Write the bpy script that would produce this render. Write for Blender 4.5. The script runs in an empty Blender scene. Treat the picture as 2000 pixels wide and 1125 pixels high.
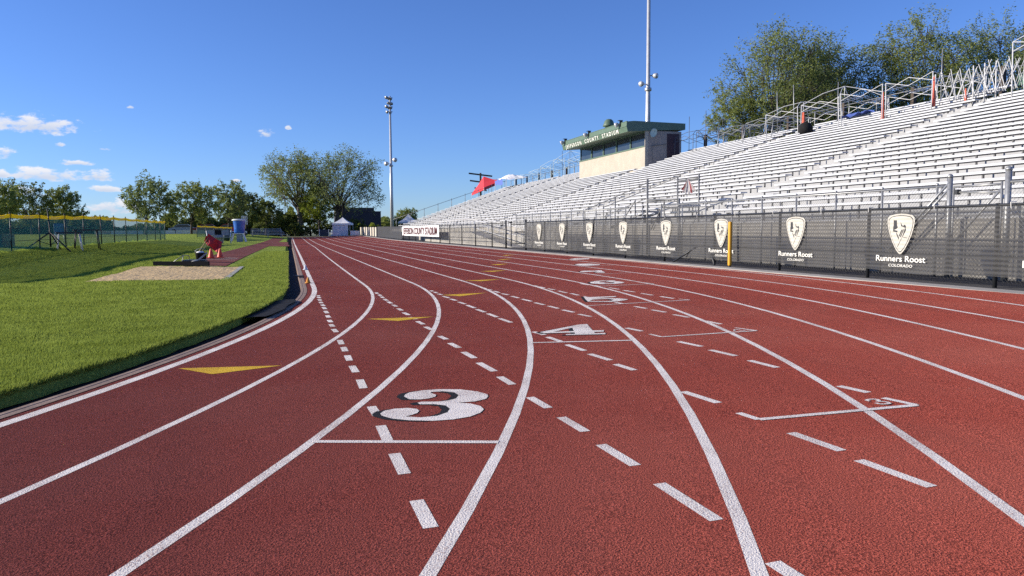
import bpy, math, random
import numpy as np
from mathutils import Vector, Matrix

SC = bpy.context.scene
COL = SC.collection
rad = math.radians

# ------------------------------------------------------------------ camera
EYE = 1.2188
def make_camera():
    yaw, pitch, roll, f = .2853, -.0768, -.006, 1480.0
    cy, sy, cp, sp = math.cos(yaw), math.sin(yaw), math.cos(pitch), math.sin(pitch)
    r0 = Vector((cy, -sy, 0)); f0 = Vector((sy * cp, cy * cp, sp)); u0 = Vector((-sy * sp, -cy * sp, cp))
    c, s = math.cos(roll), math.sin(roll)
    r = c * r0 + s * u0; u = -s * r0 + c * u0
    cam = bpy.data.cameras.new("camera"); ob = bpy.data.objects.new("camera", cam); COL.objects.link(ob)
    m = Matrix(((r.x, u.x, -f0.x, 0), (r.y, u.y, -f0.y, 0), (r.z, u.z, -f0.z, EYE), (0, 0, 0, 1)))
    ob.matrix_world = m
    cam.sensor_width = 36; cam.lens = 36 * f / 2000
    cam.clip_start = .05; cam.clip_end = 6000
    SC.camera = ob
make_camera()

# ------------------------------------------------------------------ light
SUN_AZ = math.atan2(-.97, .25)      # clockwise from +Y
SUN_EL = rad(19.5)
SKY_STRENGTH = .08
def make_sky():
    w = bpy.data.worlds.new("World"); SC.world = w; w.use_nodes = True
    nt = w.node_tree; nt.nodes.clear(); N = nt.nodes.new; L = nt.links.new
    out = N('ShaderNodeOutputWorld'); bg = N('ShaderNodeBackground'); bg.inputs[1].default_value = SKY_STRENGTH
    sky = N('ShaderNodeTexSky'); sky.sky_type = 'NISHITA'; sky.sun_disc = False
    sky.sun_elevation = SUN_EL; sky.sun_rotation = SUN_AZ % (2 * math.pi)
    sky.altitude = 1700; sky.air_density = 1.15; sky.dust_density = .25; sky.ozone_density = 2.6
    hs = N('ShaderNodeMix'); hs.data_type = 'RGBA'; hs.blend_type = 'MULTIPLY'; hs.inputs[0].default_value = 1   # deep mountain-air blue
    hs.inputs[7].default_value = (.61, .83, 1.38, 1); L(sky.outputs[0], hs.inputs[6])
    # fair-weather cumulus far away: (azimuth, elevation, half width, half height) of each bank, radians
    tc = N('ShaderNodeTexCoord'); sep = N('ShaderNodeSeparateXYZ'); L(tc.outputs['Generated'], sep.inputs[0])
    def M(op, a, b=None, c=None):
        n = N('ShaderNodeMath'); n.operation = op
        for i, q in enumerate((a, b, c)):
            if q is None: continue
            if isinstance(q, (int, float)): n.inputs[i].default_value = q
            else: L(q, n.inputs[i])
        return n.outputs[0]
    az = M('ARCTAN2', sep.outputs[0], sep.outputs[1]); el = M('ARCSINE', sep.outputs[2])
    n1 = N('ShaderNodeTexNoise'); n1.inputs['Scale'].default_value = 62; n1.inputs['Detail'].default_value = 7; n1.inputs['Roughness'].default_value = .62
    mp = N('ShaderNodeMapping'); mp.inputs['Scale'].default_value = (1, 1, 2.2); L(tc.outputs['Generated'], mp.inputs[0]); L(mp.outputs[0], n1.inputs['Vector'])
    total = None; low = None
    for a, e, w_, h_ in CLOUDS:
        dx = M('DIVIDE', M('SUBTRACT', az, a), w_ * 1.15)
        dz = M('DIVIDE', M('SUBTRACT', el, e - h_ * .25), h_ * 1.5)
        dzb = M('MULTIPLY', M('MINIMUM', dz, 0), 1.9)          # flatter underside
        dz2 = M('MAXIMUM', dz, 0)
        rr = M('ADD', M('MULTIPLY', dx, dx), M('ADD', M('MULTIPLY', dz2, dz2), M('MULTIPLY', dzb, dzb)))
        g = M('SUBTRACT', 1, rr)
        g = M('MAXIMUM', g, -1)
        total = g if total is None else M('MAXIMUM', total, g)
        lowk = M('MULTIPLY', M('MAXIMUM', g, 0), M('MULTIPLY_ADD', dz, -.75, .55))
        low = lowk if low is None else M('MAXIMUM', low, lowk)
    dens = M('MULTIPLY_ADD', M('SUBTRACT', n1.outputs[0], .5), 3.4, M('MULTIPLY_ADD', total, .9, -.28))
    mr = N('ShaderNodeMapRange'); mr.interpolation_type = 'SMOOTHSTEP'
    mr.inputs['From Min'].default_value = -.05; mr.inputs['From Max'].default_value = .75; L(dens, mr.inputs[0])
    inside = M('GREATER_THAN', total, -.98)
    fac = M('MULTIPLY', M('MULTIPLY', mr.outputs[0], inside), .93)
    cm = N('ShaderNodeMix'); cm.data_type = 'RGBA'; L(low, cm.inputs[0])
    cm.inputs[6].default_value = (7.6, 7.5, 7.7, 1); cm.inputs[7].default_value = (3.6, 4.4, 6.0, 1)
    mx = N('ShaderNodeMix'); mx.data_type = 'RGBA'; L(fac, mx.inputs[0]); L(hs.outputs[2], mx.inputs[6]); L(cm.outputs[2], mx.inputs[7])
    L(mx.outputs[2], bg.inputs[0]); L(bg.outputs[0], out.inputs[0])
CLOUDS = [(-0.2686, 0.1193, 0.0486, 0.0115), (-0.2975, 0.0869, 0.0135, 0.0068), (-0.2614, 0.0644, 0.0446, 0.0081),
          (-0.2122, 0.0648, 0.0216, 0.0068), (-0.204, 0.0498, 0.0189, 0.0047), (-0.1943, 0.0293, 0.0338, 0.0095),
          (-0.232, 0.0785, 0.0203, 0.0034), (-0.2476, 0.0983, 0.0068, 0.0027), (-0.0247, 0.1201, 0.0135, 0.0054),
          (0.003, 0.1284, 0.0041, 0.0027), (-0.3028, 0.0636, 0.0095, 0.0054), (-0.2021, 0.0959, 0.0081, 0.0027),
          (-0.2864, 0.0446, 0.03, 0.0068), (-0.1748, 0.1441, 0.0054, 0.002), (-0.06, 0.062, 0.006, 0.002)]
make_sky()
def make_sun():
    s = bpy.data.lights.new("sun", 'SUN'); s.energy = 5.0; s.angle = rad(.53); s.color = (1, .90, .75)
    o = bpy.data.objects.new("sun", s); COL.objects.link(o)
    d = Vector((math.sin(SUN_AZ) * math.cos(SUN_EL), math.cos(SUN_AZ) * math.cos(SUN_EL), math.sin(SUN_EL)))
    o.location = d * 100; o.rotation_euler = d.to_track_quat('Z', 'Y').to_euler()
make_sun()
VS = SC.view_settings
VS.view_transform = 'Standard'; VS.look = 'None'; VS.gamma = 1; VS.exposure = .65
SC.cycles.use_denoising = False
SC.cycles.transparent_max_bounces = 24
SC.cycles.max_bounces = 6
SC.cycles.sample_clamp_indirect = 2.5

# ------------------------------------------------------------------ materials
MATS = {}
def node_mat(name):
    m = bpy.data.materials.new(name); m.use_nodes = True; nt = m.node_tree
    return m, nt, nt.nodes["Principled BSDF"]
def mix_rgb(nt, fac, a, b):
    n = nt.nodes.new('ShaderNodeMix'); n.data_type = 'RGBA'
    for i, q in ((0, fac), (6, a), (7, b)):
        if isinstance(q, (tuple, list)): n.inputs[i].default_value = (*q[:3], 1)
        elif isinstance(q, (int, float)): n.inputs[i].default_value = q
        else: nt.links.new(q, n.inputs[i])
    return n.outputs[2]
def noise(nt, scale, detail=4, rough=.6, coord='Object', stretch=None):
    tc = nt.nodes.new('ShaderNodeTexCoord'); n = nt.nodes.new('ShaderNodeTexNoise')
    n.inputs['Scale'].default_value = scale; n.inputs['Detail'].default_value = detail; n.inputs['Roughness'].default_value = rough
    src = tc.outputs[coord]
    if stretch:
        mp = nt.nodes.new('ShaderNodeMapping'); mp.inputs['Scale'].default_value = stretch; nt.links.new(src, mp.inputs[0]); src = mp.outputs[0]
    nt.links.new(src, n.inputs['Vector']); return n.outputs[0]
def ramp(nt, src, lo, hi):
    r = nt.nodes.new('ShaderNodeMapRange'); r.inputs['From Min'].default_value = lo; r.inputs['From Max'].default_value = hi
    nt.links.new(src, r.inputs[0]); return r.outputs[0]
def bump(nt, bs, src, strength, dist):
    b = nt.nodes.new('ShaderNodeBump'); b.inputs['Strength'].default_value = strength; b.inputs['Distance'].default_value = dist
    nt.links.new(src, b.inputs['Height']); nt.links.new(b.outputs[0], bs.inputs['Normal'])
def mat(name, col, rough=.6, metal=0, var=.25, scale=4, col2=None, bump_s=0, bump_scale=40, bump_d=.01, spec=.5):
    """painted / plain surface with uneven colour, so nothing reads as one flat tone"""
    if name in MATS: return MATS[name]
    m, nt, bs = node_mat(name)
    dark = col2 or tuple(c * (1 - var) for c in col)
    f = ramp(nt, noise(nt, scale, 6, .65), .35, .7)
    nt.links.new(mix_rgb(nt, f, col, dark), bs.inputs['Base Color'])
    bs.inputs['Roughness'].default_value = rough; bs.inputs['Metallic'].default_value = metal
    bs.inputs['Specular IOR Level'].default_value = spec
    if bump_s: bump(nt, bs, noise(nt, bump_scale, 3), bump_s, bump_d)
    MATS[name] = m; return m

def m_track():
    m, nt, bs = node_mat("track_rubber")
    grain = noise(nt, 118, 2.5, .7); fine = noise(nt, 270, 2, .6)
    big = noise(nt, .33, 5, .6); streak = noise(nt, 1.0, 4, .6, stretch=(1.6, .16, 1)); spots = noise(nt, 3.1, 3, .55)
    c = mix_rgb(nt, ramp(nt, grain, .37, .65), (.130, .024, .017), (.61, .135, .095))
    c = mix_rgb(nt, ramp(nt, fine, .60, .78), c, (.70, .22, .15))
    c = mix_rgb(nt, ramp(nt, big, .42, .72), c, mix_rgb(nt, .30, c, (.52, .20, .15)))       # sun-bleached, dusty areas
    c = mix_rgb(nt, ramp(nt, streak, .52, .78), c, mix_rgb(nt, .26, c, (.13, .045, .04)))   # scuffing along the lanes
    c = mix_rgb(nt, ramp(nt, spots, .66, .80), c, mix_rgb(nt, .28, c, (.09, .03, .028)))    # stains
    nt.links.new(c, bs.inputs['Base Color']); bs.inputs['Roughness'].default_value = .85; bs.inputs['Diffuse Roughness'].default_value = 1.0
    bs.inputs['Specular IOR Level'].default_value = .05
    bump(nt, bs, grain, 1.0, .018)
    return m
def m_paint(name, col, under=(.20, .045, .035), wear=.62):
    m, nt, bs = node_mat(name)
    g = noise(nt, 118, 2.5, .7); w = noise(nt, 1.7, 5, .65)
    a = nt.nodes.new('ShaderNodeMath'); a.operation = 'MULTIPLY_ADD'; a.inputs[1].default_value = .42; nt.links.new(w, a.inputs[0]); nt.links.new(g, a.inputs[2])
    f = ramp(nt, a.outputs[0], wear + .13, wear + .25)
    tone = mix_rgb(nt, ramp(nt, w, .4, .7), col, tuple(c * .82 for c in col))
    c = mix_rgb(nt, f, tone, mix_rgb(nt, .35, under, col))
    nt.links.new(c, bs.inputs['Base Color']); bs.inputs['Roughness'].default_value = .75
    bs.inputs['Specular IOR Level'].default_value = .05
    bump(nt, bs, g, .8, .010)
    return m
def m_grass():
    m, nt, bs = node_mat("turf")
    a = noise(nt, 1.1, 6, .65); b = noise(nt, 24, 4, .7); d = noise(nt, .22, 3, .5)
    c = mix_rgb(nt, ramp(nt, b, .3, .7), (.14, .19, .035), (.35, .44, .10))
    c = mix_rgb(nt, ramp(nt, a, .45, .8), c, (.34, .38, .10))
    c = mix_rgb(nt, ramp(nt, d, .4, .7), c, mix_rgb(nt, .3, c, (.12, .18, .04)))
    nt.links.new(c, bs.inputs['Base Color']); bs.inputs['Roughness'].default_value = .85
    bs.inputs['Specular IOR Level'].default_value = .0
    bump(nt, bs, b, .9, .05)
    return m
def m_leaf(name, c1, c2, scale=.9, trans=.35):
    m = bpy.data.materials.new(name); m.use_nodes = True; nt = m.node_tree; nt.nodes.clear()
    out = nt.nodes.new('ShaderNodeOutputMaterial'); d = nt.nodes.new('ShaderNodeBsdfDiffuse'); t = nt.nodes.new('ShaderNodeBsdfTranslucent'); mx = nt.nodes.new('ShaderNodeMixShader')
    c = mix_rgb(nt, ramp(nt, noise(nt, scale, 5, .7), .3, .7), c1, c2)
    nt.links.new(c, d.inputs[0]); nt.links.new(mix_rgb(nt, .5, c, (.24, .28, .04) if 'yellow' not in name else (.95, .78, .06)), t.inputs[0])
    mx.inputs[0].default_value = trans
    nt.links.new(d.outputs[0], mx.inputs[1]); nt.links.new(t.outputs[0], mx.inputs[2]); nt.links.new(mx.outputs[0], out.inputs[0])
    return m
def m_mesh_fabric(name, col, lo, hi, stripe=None, weave=120):
    """open woven mesh: partly see-through, with bands where the weave is tighter"""
    m, nt, bs = node_mat(name)
    out = [n for n in nt.nodes if n.type == 'OUTPUT_MATERIAL'][0]
    tr = nt.nodes.new('ShaderNodeBsdfTransparent'); mx = nt.nodes.new('ShaderNodeMixShader')
    v = noise(nt, 2.5, 5, .6)
    nt.links.new(mix_rgb(nt, v, col, tuple(min(1, c * 1.6) for c in col)), bs.inputs['Base Color']); bs.inputs['Roughness'].default_value = .7
    f = ramp(nt, noise(nt, weave, 2, .5), .3, .7)
    f = mix_rgb(nt, .30, f, ramp(nt, noise(nt, .55, 4, .6), .3, .7))
    op = nt.nodes.new('ShaderNodeMapRange'); op.inputs['To Min'].default_value = lo; op.inputs['To Max'].default_value = hi
    if stripe:
        tc = nt.nodes.new('ShaderNodeTexCoord'); wv = nt.nodes.new('ShaderNodeTexWave'); wv.bands_direction = 'Z'; wv.inputs['Scale'].default_value = stripe
        wv.inputs['Distortion'].default_value = .6; wv.inputs['Detail'].default_value = 1; wv.inputs['Detail Scale'].default_value = .3
        nt.links.new(tc.outputs['Object'], wv.inputs[0]); f = mix_rgb(nt, .25, wv.outputs[0], f)
    nt.links.new(f, op.inputs[0]); nt.links.new(op.outputs[0], mx.inputs[0])
    nt.links.new(tr.outputs[0], mx.inputs[1]); nt.links.new(bs.outputs[0], mx.inputs[2]); nt.links.new(mx.outputs[0], out.inputs[0])
    return m
M_TRACK = m_track(); M_WHITE = m_paint("line_paint", (.80, .745, .685), wear=.60); M_BLACKP = m_paint("black_paint", (.03, .03, .032), wear=.72)
M_YELLOW = m_paint("yellow_paint", (.66, .42, .045), wear=.66); M_FAINT = m_paint("worn_paint", (.58, .42, .39), wear=.5)
M_TURF = m_grass()
M_BLADE = m_leaf("grass_blade", (.17, .235, .04), (.38, .46, .11), 3, .42)
M_LEAF = m_leaf("leaf_green", (.14, .175, .06), (.30, .34, .12), .9, .42)
M_LEAF_B = m_leaf("leaf_blue_green", (.125, .165, .075), (.26, .31, .14), .9, .42)
M_LEAF_D = m_leaf("leaf_dark", (.065, .088, .036), (.14, .175, .07), .5, .35)
M_LEAF_Y = m_leaf("leaf_bright", (.15, .20, .03), (.29, .34, .06), .9, .45)
M_BARK = mat("bark", (.075, .062, .05), .9, var=.5, scale=9, bump_s=.6, bump_scale=18, bump_d=.04)
M_CONC = mat("concrete", (.36, .345, .32), .85, scale=1.2, var=.28, bump_s=.2)
M_KERB = mat("kerb_concrete", (.30, .205, .155), .9, scale=5, var=.4, bump_s=.4)
M_DRAIN = mat("drain_rubber", (.05, .05, .055), .9, scale=6, var=.5, bump_s=.3, spec=.05)
M_ASPH = mat("asphalt", (.060, .058, .060), .9, scale=7, var=.45, bump_s=.5, bump_scale=120)
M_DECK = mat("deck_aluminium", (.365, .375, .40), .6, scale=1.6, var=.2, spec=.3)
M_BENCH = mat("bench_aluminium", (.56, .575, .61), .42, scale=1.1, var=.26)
M_BRACK_SHADE = mat("bracket_steel_and_shade", (.10, .10, .105), .6)
M_BLKM = mat("black_steel", (.018, .020, .024), .45, scale=8)
M_GALV = mat("galvanised_steel", (.36, .37, .38), .45, .55, scale=14, var=.3)
M_GALVD = mat("weathered_steel", (.20, .205, .21), .5, .4, scale=14, var=.3)
M_WTUBE = mat("white_tube", (.60, .60, .60), .45, scale=7, var=.2)
M_GTUBE = mat("grey_tube", (.36, .37, .38), .5, scale=7, var=.3)
M_DTUBE = mat("dark_tube", (.10, .11, .13), .5, scale=7)
M_TEALT = mat("pale_teal_tube", (.50, .60, .60), .5, scale=7)
M_POLE = mat("pole_steel", (.60, .60, .60), .4, .35, scale=3, var=.2)
M_CREAM = mat("cream_block", (.43, .39, .325), .85, scale=1.4, var=.16, bump_s=.15)
M_SIDE = mat("grey_block", (.34, .295, .26), .85, scale=1.6, var=.2)
M_GREEN = mat("green_metal", (.105, .165, .115), .5, scale=2, var=.22)
M_GLASS = mat("dark_glass", (.035, .045, .06), .08, scale=.7, var=.4)
M_MAROON = mat("maroon_door", (.055, .022, .03), .6)
M_LETTER = mat("white_letter", (.78, .77, .72), .6, var=.1)
M_CLOTHW = mat("white_canvas", (.74, .74, .76), .8, scale=2.5, var=.15)
M_RED = mat("red_cloth", (.62, .028, .045), .75, scale=6, var=.35)
M_BLUEC = mat("blue_cloth", (.10, .16, .50), .75, scale=6, var=.3)
M_ORANGE = mat("cone_orange", (.80, .085, .03), .5, scale=9, var=.15)
M_BARKP = mat("pale_bark", (.20, .17, .14), .9, var=.5, scale=9, bump_s=.6, bump_scale=18, bump_d=.04)
M_RUNWAY = mat("worn_runway_rubber", (.23, .085, .072), .9, var=.4, scale=.9, bump_s=.5, bump_scale=90, bump_d=.012, spec=.05)
M_BLUED = mat("faded_blue_plastic", (.06, .14, .28), .5, scale=5)
M_BLUE = mat("blue_plastic", (.025, .13, .50), .35, scale=3, var=.25)
M_PLAST = mat("white_plastic", (.72, .73, .74), .45, scale=5, var=.15)
M_RUBBER = mat("black_rubber", (.022, .022, .024), .85, scale=12, var=.4, spec=.1)
M_SAND = mat("sand", (.62, .44, .21), .95, scale=5, var=.3, bump_s=.9, bump_scale=9, bump_d=.06)
M_YBAND = m_leaf("yellow_band", (.85, .70, .06), (.80, .62, .05), 5, .5)
M_YPOLE = mat("yellow_foam", (.75, .38, .03), .6, scale=5, var=.2)
M_NET = m_mesh_fabric("green_net", (.02, .16, .13), .40, .70)
M_SCREEN = m_mesh_fabric("black_windscreen", (.034, .034, .036), .36, .90, stripe=4.0)
M_SCREENF = m_mesh_fabric("black_screen_dense", (.020, .022, .028), .80, .98)
M_PRINT = m_mesh_fabric("cream_print", (.42, .405, .36), .72, .96, stripe=4.0)
M_BRICK = mat("dark_cladding", (.040, .038, .058), .8, scale=.5, var=.35)
M_BEIGE = mat("beige_panel", (.55, .50, .42), .7, scale=3, var=.25)
M_WOOD = mat("pole_timber", (.075, .058, .045), .9, scale=6, var=.4)
M_GREY_PL = mat("grey_plastic", (.30, .32, .34), .5, scale=5)
M_BIN = mat("dark_green_bin", (.018, .05, .045), .5)

# ------------------------------------------------------------------ mesh helpers
class MB:
    def __init__(s, off=(0, 0, 0)): s.v = []; s.f = []; s.m = []; s.off = off
    def add(s, vs, fs, mi=0):
        b = len(s.v); s.v += [tuple(q) for q in vs]; s.f += [tuple(i + b for i in f) for f in fs]; s.m += [mi] * len(fs)
    def box(s, x0, x1, y0, y1, z0, z1, mi=0):
        s.add([(x0, y0, z0), (x1, y0, z0), (x1, y1, z0), (x0, y1, z0), (x0, y0, z1), (x1, y0, z1), (x1, y1, z1), (x0, y1, z1)],
              [(0, 3, 2, 1), (4, 5, 6, 7), (0, 1, 5, 4), (1, 2, 6, 5), (2, 3, 7, 6), (3, 0, 4, 7)], mi)
    def bar(s, a, b, w, h=None, mi=0, up=(0, 0, 1)):
        a = Vector(a); b = Vector(b); d = (b - a).normalized(); u = Vector(up)
        if abs(d.dot(u)) > .98: u = Vector((1, 0, 0))
        x = d.cross(u).normalized() * w / 2; y = x.cross(d).normalized() * (h or w) / 2
        s.add([a - x - y, a + x - y, a + x + y, a - x + y, b - x - y, b + x - y, b + x + y, b - x + y],
              [(3, 2, 1, 0), (4, 5, 6, 7), (0, 1, 5, 4), (1, 2, 6, 5), (2, 3, 7, 6), (3, 0, 4, 7)], mi)
    def tube(s, pts, r, n=8, mi=0, caps=True):
        pts = [Vector(p) for p in pts]; rs = r if isinstance(r, (list, tuple)) else [r] * len(pts)
        vs = []; fs = []; ref = None
        for i, p in enumerate(pts):
            d = (pts[min(i + 1, len(pts) - 1)] - pts[max(i - 1, 0)]).normalized()
            if ref is None: ref = Vector((1, 0, 0)) if abs(d.x) < .8 else Vector((0, 1, 0))
            x = (ref - d * ref.dot(d)).normalized(); y = d.cross(x); ref = x
            for k in range(n):
                a = 2 * math.pi * k / n; vs.append(p + (x * math.cos(a) + y * math.sin(a)) * rs[i])
        for i in range(len(pts) - 1):
            for k in range(n): fs.append((i * n + k, i * n + (k + 1) % n, (i + 1) * n + (k + 1) % n, (i + 1) * n + k))
        if caps: fs.append(tuple(range(n - 1, -1, -1))); fs.append(tuple((len(pts) - 1) * n + k for k in range(n)))
        s.add(vs, fs, mi)
    def lathe(s, prof, c=(0, 0, 0), n=20, mi=0, axis=None):
        vs = []; fs = []
        q = Vector(axis).to_track_quat('Z', 'Y') if axis else None
        for r, z in prof:
            for k in range(n):
                a = 2 * math.pi * k / n; p = Vector((r * math.cos(a), r * math.sin(a), z))
                if q: p = q @ p
                vs.append(p + Vector(c))
        for i in range(len(prof) - 1):
            for k in range(n): fs.append((i * n + k, i * n + (k + 1) % n, (i + 1) * n + (k + 1) % n, (i + 1) * n + k))
        fs.append(tuple(range(n - 1, -1, -1))); fs.append(tuple((len(prof) - 1) * n + k for k in range(n)))
        s.add(vs, fs, mi)
    def grid(s, P, mi=0):
        """P[i][j] points"""
        n, k = len(P), len(P[0])
        s.add([q for r in P for q in r], [(i * k + j, (i + 1) * k + j, (i + 1) * k + j + 1, i * k + j + 1) for i in range(n - 1) for j in range(k - 1)], mi)
    def build(s, name, mats, parent=None, smooth=False):
        me = bpy.data.meshes.new(name)
        o = s.off
        me.from_pydata([(a - o[0], b - o[1], c - o[2]) for a, b, c in s.v], [], s.f)
        for m in (mats if isinstance(mats, (list, tuple)) else [mats]): me.materials.append(m)
        if any(s.m): me.polygons.foreach_set('material_index', s.m)
        if smooth: me.polygons.foreach_set('use_smooth', [True] * len(me.polygons))
        me.update()
        ob = bpy.data.objects.new(name, me); COL.objects.link(ob)
        if parent: ob.parent = parent
        else: ob.location = s.off
        return ob
def np_mesh(name, V, F, m, parent=None):
    """V (n,3), F (k,s) index arrays -> one mesh object, fast"""
    me = bpy.data.meshes.new(name); k, s = F.shape
    me.vertices.add(len(V)); me.vertices.foreach_set('co', V.astype(np.float32).ravel())
    me.loops.add(k * s); me.loops.foreach_set('vertex_index', F.astype(np.int32).ravel())
    me.polygons.add(k); me.polygons.foreach_set('loop_start', np.arange(0, k * s, s, dtype=np.int32))
    me.materials.append(m); me.update(calc_edges=True); me.validate()
    ob = bpy.data.objects.new(name, me); COL.objects.link(ob)
    if parent: ob.parent = parent
    return ob
def tag(o, label, cat, group=None, kind=None):
    o['label'] = label; o['category'] = cat
    if group: o['group'] = group
    if kind: o['kind'] = kind
    return o
def thing(name, label, cat, loc=(0, 0, 0), rotz=0, group=None):
    o = bpy.data.objects.new(name, None); COL.objects.link(o); o.location = loc; o.rotation_euler = (0, 0, rotz)
    o.empty_display_size = .2
    return tag(o, label, cat, group)
def struct(o): o['kind'] = 'structure'; return o
def dup(root, loc, rotz=0, label=None, scale=None):
    r = root.copy(); COL.objects.link(r); r.location = loc; r.rotation_euler = (0, 0, rotz)
    if scale: r.scale = scale
    if label: r['label'] = label
    for ch in root.children:
        c = ch.copy(); COL.objects.link(c); c.parent = r
        for g in ch.children:
            d = g.copy(); COL.objects.link(d); d.parent = c
    return r
def text_tris(txt, bold=0.0):
    """outline of a string as flat mesh: verts (x,y) scaled to cap height about 1, faces"""
    cu = bpy.data.curves.new("t", 'FONT'); cu.body = txt; cu.size = 1.37; cu.offset = bold; cu.fill_mode = 'FRONT'
    ob = bpy.data.objects.new("t", cu); COL.objects.link(ob); bpy.context.view_layer.update()
    me = ob.evaluated_get(bpy.context.evaluated_depsgraph_get()).to_mesh()
    vs = [(v.co.x, v.co.y) for v in me.vertices]; fs = [tuple(p.vertices) for p in me.polygons]
    ob.to_mesh_clear(); bpy.data.objects.remove(ob); bpy.data.curves.remove(cu)
    x0 = min(v[0] for v in vs); x1 = max(v[0] for v in vs)
    return [((v[0] - x0) / (x1 - x0), v[1]) for v in vs], fs
def text_on_x(mb, txt, x, y_left, y_right, z, h, bold=.0, mi=0, slant=0):
    """lettering on a face that looks towards -X; reads from y_left down to y_right"""
    vs, fs = text_tris(txt, bold)
    mb.add([(x, y_left + (y_right - y_left) * (a + slant * b), z + b * h) for a, b in vs], fs, mi)

# ------------------------------------------------------------------ terrain
X0, Y0, R, A = .5127, 16.8232, 29.8234, .0213
CX = X0 - R
def SS(t): t = np.clip(t, 0, 1); return t * t * (3 - 2 * t)
def dist_in(x, y): return np.where(y > Y0, x - X0, np.hypot(x - CX, y - Y0) - R)
def rise(y): return .25 * SS((y - 70) / 60)
def Hf(x, y):
    d = dist_in(x, y)
    a = SS((-.5 - x) / 9.5) * SS((y - 20) / 22); b = SS((-6.5 - x) / 5) * SS((y - 15.5) / 8)
    e = SS((-d - .45) / 4)
    return np.where(d > -.45, A * np.minimum(d, 11) + rise(y), .04 + .05 * e + .6 * (1 - (1 - a) * (1 - b)) + rise(y))
def H(x, y): return float(Hf(np.array(float(x)), np.array(float(y))))
def sd(s, d):
    """running coordinate s (0 where the bend starts) and distance d from the inner line -> ground point"""
    if s >= 0: x, y = X0 + d, Y0 + s
    else:
        t = -s / 30; x, y = CX + (R + d) * math.cos(t), Y0 - (R + d) * math.sin(t)
    return x, y, A * min(d, 11) + float(rise(np.array(y)))
S_LIST = [-40 + i * .75 for i in range(54)] + [.5 + i * 1.5 for i in range(68)]
def strip(mb, d0, d1, z0, z1, ss, mi=0):
    P = []
    for s in ss:
        a = d0(s) if callable(d0) else d0; b = d1(s) if callable(d1) else d1
        p, q = sd(s, a), sd(s, b); P.append([(p[0], p[1], p[2] + z0), (q[0], q[1], q[2] + z1)])
    mb.grid(P, mi)
LINE_FIT=[([-0.0256, 0.0351, -0.0208, 0.0028], -11.8, 40.0), ([-0.0082, 0.0133, 0.0865, -0.0176], -13.1, 40.0), ([-0.035, -0.0651, -0.0189, 0.0089], -13.6, 40.0), ([0.0229, -0.0073, -0.0646, 0.016], -13.5, 40.0), ([-0.0244, -0.0479, 0.0276, 0.0387], -13.4, 4.7), ([-0.0373, -0.1759, -0.0729, 0.2372], -12.9, 9.2), ([0.013, -0.0313, -0.0757, 0.0834], -11.2, 14.2), ([0.0527, 0.0771], -9.7, -3.8), ([0.039, 0.0524], -8.4, -4.3), ([0.0391, 0.0139], -7.2, -4.7)]
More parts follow.
